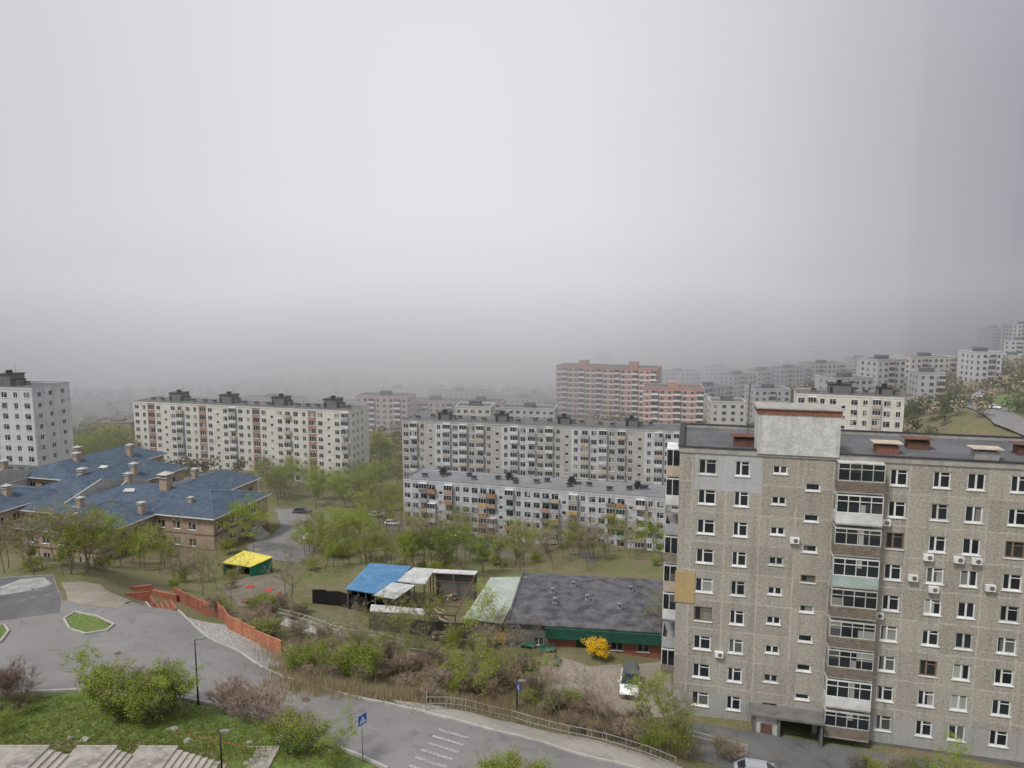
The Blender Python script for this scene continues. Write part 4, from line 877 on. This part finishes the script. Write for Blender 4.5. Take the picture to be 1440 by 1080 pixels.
# ---------------- vegetation ----------------
def branch(segs,tips,p,d,L,r,lvl,rng,spread=.7):
    n=3 if lvl<2 else 2; q=p; dd=d.copy()
    for i in range(n):
        dd=(dd+Vector((rng.gauss(0,.13),rng.gauss(0,.13),rng.gauss(0,.05)+.06))).normalized()
        q2=q+dd*(L/n); r2=r*(1-.22); segs.append((q,q2,r,r2,lvl)); q=q2; r=r2
        if lvl<3:
            k=2 if lvl==0 else rng.choice([1,2])
            if lvl==0 and i==0: k=1
            for _ in range(k):
                a=rng.uniform(0,6.283); side=Vector((math.cos(a),math.sin(a),0)); nd=(dd*(1-spread*.6)+side*spread*rng.uniform(.7,1.2)+Vector((0,0,.15))).normalized()
                branch(segs,tips,q,nd,L*rng.uniform(.5,.7),r*.6,lvl+1,rng,spread)
    tips.append((q,dd,lvl))
def treemeshes(seed,h,kind,leafm,dens=1.0,leafs=.11):
    rng=random.Random(seed); segs=[];tips=[]
    if kind=='shrub':
        for k in range(6):
            a=rng.uniform(0,6.283); branch(segs,tips,Vector((math.cos(a)*.15,math.sin(a)*.15,0)),Vector((math.cos(a)*.55,math.sin(a)*.55,1)).normalized(),h*.6,h*.010,1,rng,.6)
    else:
        branch(segs,tips,Vector((0,0,0)),Vector((0,0,1)),h*.8,h*.014,0,rng,.75)
    mb=MB(); mb.tube((0,0,-.4),(0,0,.05),h*.018,h*.014,6)
    for a,b,r0,r1,l in segs: mb.tube(a,b,max(r0,.011),max(r1,.008),5 if l<2 else 3,0,False)
    tr=mb.mesh('trunk',[BARK],True)
    cr=MB()
    bare=leafm in(TWIG,TWIGR)
    for q,d,l in tips:
        for _ in range(11 if bare else 6):
            dd=(d+Vector((rng.gauss(0,.5),rng.gauss(0,.5),rng.gauss(.1,.4)))).normalized(); Lt=rng.uniform(.05,.14)*h if kind!='shrub' else rng.uniform(.12,.3)*h
            s=dd.orthogonal().normalized()*.012; e=q+dd*Lt; cr.tri(q-s,q+s,e,1 if not bare else 0)
            if bare:
                for _ in range(2):
                    m=q.lerp(e,rng.uniform(.3,.9)); d2=(dd+Vector((rng.gauss(0,.6),rng.gauss(0,.6),rng.gauss(0,.5)))).normalized(); s2=d2.orthogonal().normalized()*.009; cr.tri(m-s2,m+s2,m+d2*Lt*.5,0)
        if not bare:
            sg=h*.05 if kind!='shrub' else h*.09
            n=int(rng.uniform(8,46)*dens) if rng.random()<.85 else 3
            for _ in range(n):
                c=q+Vector((rng.gauss(0,sg),rng.gauss(0,sg),rng.gauss(0,sg*.75))); s=leafs*rng.uniform(.6,1.4)
                a=Vector((rng.gauss(0,1),rng.gauss(0,1),rng.gauss(0,1))).normalized(); b=a.orthogonal().normalized()
                cr.quad(c-a*s*.5,c+b*s*.35,c+a*s*.5,c-b*s*.35,0)
    return tr,cr.mesh('crown',[leafm,TWIG])
TV={'green':[treemeshes(i,7,'tree',LG,1.25,.18) for i in range(4)],'olive':[treemeshes(20+i,7,'tree',LG2,.95,.17) for i in range(3)],'deep':[treemeshes(40+i,6.5,'tree',LD,1.1,.18) for i in range(2)],
 'bare':[treemeshes(60+i,7.5,'tree',TWIG) for i in range(3)],'sg':[treemeshes(80+i,2.6,'shrub',LG,1.25,.1) for i in range(3)],'sd':[treemeshes(90+i,2.6,'shrub',LD,1.25,.1) for i in range(2)],
 'sb':[treemeshes(100+i,2.2,'shrub',TWIG) for i in range(3)],'sr':[treemeshes(110+i,2.2,'shrub',TWIGR) for i in range(2)],'sy':[treemeshes(120+i,2.2,'shrub',LY,2.0,.14) for i in range(2)]}
LBL={'green':('tree','slender tree with fresh light green spring leaves','tree'),'olive':('tree','tree with sparse olive spring leaves','tree'),'deep':('tree','tree with dense green leaves','tree'),
 'bare':('bare_tree','leafless tree with brown twigs','tree'),'sg':('shrub','bushy shrub with fresh light green leaves','shrub'),'sd':('shrub','bushy shrub with dark green leaves','shrub'),
 'sb':('bare_shrub','leafless brown twiggy shrub on the slope','shrub'),'sr':('bare_shrub','leafless reddish twiggy shrub on the slope','shrub'),'sy':('forsythia_bush','forsythia bush in bright yellow bloom','shrub')}
def infoot(x,y,m=.8):
    for ax,ay,r,L,D in FOOT:
        dx,dy=x-ax,y-ay; c,s=math.cos(-r),math.sin(-r); lx,ly=dx*c-dy*s,dx*s+dy*c
        if -m<lx<L+m and -m<ly<D+m: return True
    return False
def plant(kind,p,s,free=False):
    if not free and infoot(p.x,p.y): return
    n_,lab,cat=LBL[kind]; tr,cr=random.choice(TV[kind]); r=new(n_,None,None,(p.x,p.y,p.z),random.uniform(0,6.28),label=lab,cat=cat,group='trees and shrubs around the blocks',scale=(s*random.uniform(.85,1.15),s*random.uniform(.85,1.15),s))
    new('trunk',tr,r); new('crown',cr,r)
def zone(n,u0,u1,v0,v1,kinds,s0,s1,cond=None):
    for _ in range(n):
        u,v=random.uniform(u0,u1),random.uniform(v0,v1)
        if cond and not cond(u,v): continue
        plant(random.choice(kinds),G(u,v),random.uniform(s0,s1))
zone(26,0,150,785,810,['olive','green','sg','bare','olive'],.6,.85)
zone(34,110,260,788,826,['olive','green','bare','olive','sg','green'],.5,.78,lambda u,v:v<806+ (u-110)*.1 )
zone(16,230,330,805,835,['bare','olive','sg','sg'],.4,.65,lambda u,v:v<830)
for u,v,k,s in((285,838,'bare',.75),(332,774,'green',1.0),(356,776,'green',.75),(320,780,'sg',1.0),(412,850,'bare',.7),(395,700,'olive',.9),(640,835,'bare',.5),(375,858,'sg',.8),(400,835,'bare',.5),(325,845,'bare',.6),(305,830,'olive',.5)): plant(k,G(u,v),s)
zone(60,455,935,778,806,['olive','bare','green','green','sg','bare'],.5,.85)
zone(64,560,935,752,778,['bare','green','sg','olive','green','bare'],.6,.95)
zone(24,560,700,785,812,['green','deep','green','sg'],.5,.75)
zone(32,425,540,755,805,['olive','green','sg','green'],.5,.85)
zone(24,470,565,690,760,['green','olive','green'],.7,1.1)
zone(24,390,530,690,715,['olive','green','green'],.8,1.2)
zone(10,525,565,650,690,['olive','bare','green'],1,1.4)
zone(30,100,185,640,680,['olive','bare','green'],1,1.5)
zone(10,365,425,675,700,['green','olive','bare'],.8,1.2)
plant('sy',G(838,930),.95,True);plant('sy',G(710,908),.6,True);plant('sy',G(527,766),.9,True)
for u,v,k,s in((706,940,'bare',.55),(740,925,'bare',.5),(665,905,'green',.65),(690,900,'olive',.5),(722,905,'sg',.9),(640,912,'sg',.9),(925,905,'olive',.6),(862,905,'sb',.8),(678,912,'sg',.8),(925,925,'bare',.5),(690,935,'bare',.5),(725,950,'bare',.45)): plant(k,G(u,v),s,True)
for u,v,k,s in((922,1032,'green',.55),(938,1048,'green',.55),(946,1058,'sg',1.1),(908,1058,'sg',1.0),(960,1045,'olive',.45),(1320,1110,'green',.45),(1295,1105,'sg',.8),(1345,1112,'sg',.8),(1200,1085,'sb',.7),(1230,1090,'sg',.6),(1260,1096,'sb',.7),(705,1108,'sg',.9),(770,1112,'sg',.8),(845,1030,'bare',.55),(785,1022,'bare',.6),(815,1030,'bare',.5),(865,1038,'bare',.45),(1010,1070,'sb',.8),(1040,1075,'sb',.8)): plant(k,G(u,v),s,True)
for u,v,k,s in((150,1000,'sg',1.2),(135,985,'green',.45),(180,1010,'sd',.95),(215,1012,'sd',1.15),(240,1005,'sd',1.15),(200,1018,'sg',1.0),(262,1006,'green',.5),(170,1012,'sg',1.05),(160,992,'sg',1.2),(212,1000,'green',.42),(245,992,'deep',.38),(190,995,'sg',1.0),(225,1003,'sg',1.1),
 (330,1010,'sr',1.1),(352,1018,'sr',1.1),(315,1005,'sr',1),(375,1022,'sr',1.1),(395,1045,'sg',.8),(420,1055,'sg',.95),(440,1062,'sg',.9),(478,1072,'green',.42),(470,1080,'sg',.6),(405,1060,'sd',.65),
 (8,985,'sr',1.2),(25,990,'sr',1.1),(-5,1000,'sr',1.2),(20,1005,'sb',.9),(5,1030,'sg',.6),(500,960,'sg',1.2),(520,965,'sg',1.1),(480,955,'sg',1.0),(510,950,'sg',1.2),(495,948,'green',.4)): plant(k,G(u,v),s,True)
zone(130,400,760,905,990,['sb','sb','sr','sb','sg'],.5,.95,lambda u,v:v>900+(u-400)*.10 and v<955+(u-400)*.12 if u<560 else v>935 and v<958+(u-400)*.15)
zone(50,430,900,915,1010,['sg','green','olive','sg','bare','bare'],.32,.62,lambda u,v:v>915+(u-400)*.10 and v<950+(u-400)*.14 and not(770<u<930))
zone(80,700,960,995,1075,['sb','sr','sb','sg'],.4,.8,lambda u,v:v<1000+(u-700)*.3 and v>975+(u-700)*.2 and not(860<u<905 and v<1015))
zone(50,290,430,850,925,['sb','sb','sg','sr'],.45,.85,lambda u,v:v<850+(u-245)*.45-6)
zone(30,530,700,885,935,['sb','sg','olive','sb'],.35,.62)
zone(18,1180,1345,1058,1100,['sb','sg'],.3,.5,lambda u,v:v<1052+(u-1180)*.16)
def stuffmesh(name,n,fn,mats): 
    mb=MB()
    for _ in range(n): fn(mb)
    return new(name,mb.mesh(name,mats),kind='stuff')
anch=[G(u,905+(u-400)*.12+dv) for u in range(400,760,14) for dv in(8,24,40,56) if 905+(u-400)*.12+dv<972+(u-400)*.12]
anch+=[G(u,1000+(u-700)*.24+dv) for u in range(600,960,14) for dv in(-18,-8)]
def stalk(mb):
    a=random.choice(anch); x,y=a.x+random.gauss(0,1.2),a.y+random.gauss(0,1.0)
    if infoot(x,y,.1): return
    z=gz(x,y)
    for _ in range(5):
        dx,dy=random.gauss(0,.18),random.gauss(0,.18); h=random.uniform(.3,1.2); mb.tri((x-.02,y,z),(x+.02,y,z),(x+dx,y+dy,z+h),random.choice([0,0,0,1,1,2])); x+=random.gauss(0,.2);y+=random.gauss(0,.2)
stuffmesh('dry_grass',12000,stalk,[DRYM,TWIG,LG2])
lawnA=[G(u,v) for u in range(0,500,18) for v in range(985,1080,12) if v>978+(max(0,u-200))*.32]
def blade(mb):
    a=random.choice(lawnA); x,y=a.x+random.gauss(0,.6),a.y+random.gauss(0,.6); z=gz(x,y)+.04
    for _ in range(6):
        dx,dy=random.gauss(0,.07),random.gauss(0,.07); h=random.uniform(.08,.24); mb.tri((x-.02,y,z),(x+.02,y,z),(x+dx,y+dy,z+h),random.choice([0,0,1,1])); x+=random.gauss(0,.1);y+=random.gauss(0,.1)
stuffmesh('grass',5000,blade,[LG2,LD])
def wood(mb):
    x=y=0; ok=False
    for _ in range(20):
        t=random.random()
        if t<.35: y=random.uniform(250,560); x=random.uniform(-.75,.75)*y
        elif t<.82: y=random.uniform(210,560); x=random.uniform(.3,.85)*y
        else: y=random.uniform(150,330); x=random.uniform(-.8,-.35)*y
        if y<240 and -150<x<110: continue
        if x/y>.63 and y<290 and random.random()<.65: continue
        if not infoot(x,y,3): ok=True; break
    if not ok: return
    z=gz(x,y); h=random.uniform(4,8); w=h*.42
    mb.tube((x,y,z-1),(x,y,z+h*.6),.15,.08,4,1,False)
    m=random.choice([0,0,0,2])
    for _ in range(55):
        a=Vector((random.gauss(0,1),random.gauss(0,1),random.gauss(0,1))).normalized(); r=random.random()**.4
        c=Vector((x+a.x*w*r,y+a.y*w*r,z+h*.6+a.z*h*.4*r)); s=random.uniform(.5,1.2); t=Vector((random.gauss(0,1),random.gauss(0,1),random.gauss(0,1))).normalized(); b=t.orthogonal().normalized()
        mb.quad(c-t*s*.5,c+b*s*.4,c+t*s*.5,c-b*s*.4,m)
stuffmesh('woodland',4200,wood,[LF,BARK,TWIG])
# ---------------- fog ----------------
def fogmat(dens,const=None):
    m=bpy.data.materials.new('fog'); m.use_nodes=True; n=m.node_tree; n.nodes.clear(); o=N(n,'OutputMaterial')
    a=N(n,'VolumeAbsorption'); a.inputs['Color'].default_value=(0,0,0,1); a.inputs['Density'].default_value=dens
    e=N(n,'Emission'); e.inputs[1].default_value=dens; s=N(n,'AddShader')  # fog glows by itself; emission stands in for scattered daylight
    if const: e.inputs[0].default_value=(*const,1)
    else:
        g=N(n,'NewGeometry').outputs['Position']; sp_=N(n,'SeparateXYZ'); n.links.new(g,sp_.inputs[0])
        mr=N(n,'MapRange'); mr.inputs[1].default_value=-900; mr.inputs[2].default_value=900; n.links.new(sp_.outputs[0],mr.inputs[0])
        r=N(n,'ValToRGB'); r.color_ramp.interpolation='B_SPLINE'; el=r.color_ramp.elements
        el[0].position=0; el[0].color=(.36,.37,.40,1); el[1].position=1; el[1].color=(.25,.255,.285,1)
        for p_,c_ in((.27,(.49,.495,.53)),(.40,(.77,.77,.80)),(.53,(.79,.79,.815)),(.64,(.52,.525,.56)),(.77,(.30,.305,.34))): x=el.new(p_); x.color=(*c_,1)  # bright centre, dim sides: sun-glow put into the emission colour
        n.links.new(mr.outputs[0],r.inputs[0])
        nz=N(n,'TexNoise'); nz.inputs['Scale'].default_value=.006; nz.inputs['Detail'].default_value=2; n.links.new(g,nz.inputs[0])
        ma=N(n,'Math',operation='MULTIPLY_ADD'); n.links.new(nz.outputs[0],ma.inputs[0]); ma.inputs[1].default_value=60; n.links.new(sp_.outputs[2],ma.inputs[2])
        mz=N(n,'MapRange'); mz.inputs[1].default_value=8; mz.inputs[2].default_value=85; mz.inputs[3].default_value=.48; mz.inputs[4].default_value=1.0; n.links.new(ma.outputs[0],mz.inputs[0])  # emission dimmed towards the ground to shade the fog base
        vs=N(n,'VectorMath',operation='SCALE'); n.links.new(r.outputs[0],vs.inputs[0]); n.links.new(mz.outputs[0],vs.inputs['Scale']); n.links.new(vs.outputs[0],e.inputs[0])
    n.links.new(a.outputs[0],s.inputs[0]); n.links.new(e.outputs[0],s.inputs[1]); n.links.new(s.outputs[0],o.inputs['Volume']); return m
def fog(poly,z0,z1,mat):
    mb=MB(); mb.prism(poly,z0,z1); new('fog_bank',mb.mesh('fog_bank',[mat]),kind='stuff')
base=[(-3000,300),(-700,300),(-250,303),(-100,318),(10,345),(120,385),(300,480),(600,620),(3000,780)]
front=[]
for (x0,y0),(x1,y1) in zip(base,base[1:]):
    k=max(1,int((x1-x0)/16)) if x1-x0<600 else 6
    for j in range(k):
        t=j/k; x=x0+(x1-x0)*t; y=y0+(y1-y0)*t; front.append((x,y+34*noise.noise(Vector((x*.012,3,0)))+12*noise.noise(Vector((x*.04,9,0)))))
front.append(base[-1])
fog(front+[(3000,3600),(-3000,3600)],-60,280,fogmat(.0085))
fog([(-3000,150),(3000,150)]+[(x,y-.5) for x,y in front[::-1]],-60,60,fogmat(.0008,(.42,.425,.45)))  # thin haze, its scattered light added as even grey emission
# ---------------- sky & light ----------------
w=bpy.data.worlds.new("World"); sc.world=w; w.use_nodes=True; n=w.node_tree; n.nodes.clear()
out=n.nodes.new('ShaderNodeOutputWorld'); bg=n.nodes.new('ShaderNodeBackground'); n.links.new(bg.outputs[0],out.inputs[0])
tc=N(n,'TexCoord'); SUN_EL=math.radians(52)
sk=N(n,'TexSky'); sk.sky_type='NISHITA'; sk.sun_disc=False; sk.sun_elevation=SUN_EL
az,el=math.radians(-5),math.radians(6); gd=(math.sin(az)*math.cos(el),math.cos(az)*math.cos(el),math.sin(el))
nm=N(n,'VectorMath',operation='NORMALIZE'); n.links.new(tc.outputs['Generated'],nm.inputs[0])
nz=N(n,'TexNoise'); nz.inputs['Scale'].default_value=2.4; nz.inputs['Detail'].default_value=5; nz.inputs['Roughness'].default_value=.5; n.links.new(scalevec(n,nm.outputs[0],(1,1,1.6)),nz.inputs[0])
dt=N(n,'VectorMath',operation='DOT_PRODUCT'); n.links.new(nm.outputs[0],dt.inputs[0]); dt.inputs[1].default_value=gd
om=N(n,'Math',operation='MULTIPLY_ADD'); n.links.new(dt.outputs['Value'],om.inputs[0]); om.inputs[1].default_value=-.5; om.inputs[2].default_value=.5
ad=N(n,'Math',operation='MULTIPLY_ADD'); n.links.new(nz.outputs[0],ad.inputs[0]); ad.inputs[1].default_value=.08; ad.inputs[2].default_value=-.04
ad2=N(n,'Math',operation='ADD'); n.links.new(om.outputs[0],ad2.inputs[0]); n.links.new(ad.outputs[0],ad2.inputs[1])
cr=N(n,'ValToRGB'); e=cr.color_ramp.elements; cr.color_ramp.interpolation='B_SPLINE'
e[0].position=0; e[0].color=(.80,.80,.83,1); e[1].position=1; e[1].color=(.8,.81,.84,1)
for p_,c_ in((.05,(.56,.57,.635)),(.11,(.35,.36,.41)),(.2,(.42,.43,.475)),(.35,(.75,.76,.80)),(.6,(.8,.81,.85))): x=e.new(p_); x.color=(*c_,1)
n.links.new(ad2.outputs[0],cr.inputs[0])
sks=N(n,'VectorMath',operation='SCALE'); n.links.new(sk.outputs[0],sks.inputs[0]); sks.inputs['Scale'].default_value=.08
c=mixc(n,.08,cr.outputs[0],sks.outputs[0]); n.links.new(c,bg.inputs[0]); bg.inputs[1].default_value=1.0
sl=bpy.data.lights.new('sun','SUN'); sl.energy=2.9; sl.angle=math.radians(10); sl.color=(1,.955,.885)
so=bpy.data.objects.new('sun',sl); sc.collection.objects.link(so)
sd=Vector((-.62*math.cos(SUN_EL),-.55*math.cos(SUN_EL),math.sin(SUN_EL))); so.rotation_euler=sd.to_track_quat('Z','Y').to_euler()
sk.sun_rotation=math.atan2(sd.x,sd.y)
# ---------------- camera ----------------
cd=bpy.data.cameras.new('camera'); cd.sensor_width=36; cd.lens=25.0; cd.clip_end=8000; cd.clip_start=.5
co=bpy.data.objects.new('camera',cd); sc.collection.objects.link(co); co.location=(0,0,HC); co.rotation_euler=(math.pi/2-PT,0,0); sc.camera=co
sc.view_settings.view_transform='Standard'; sc.view_settings.look='None'; sc.view_settings.exposure=0
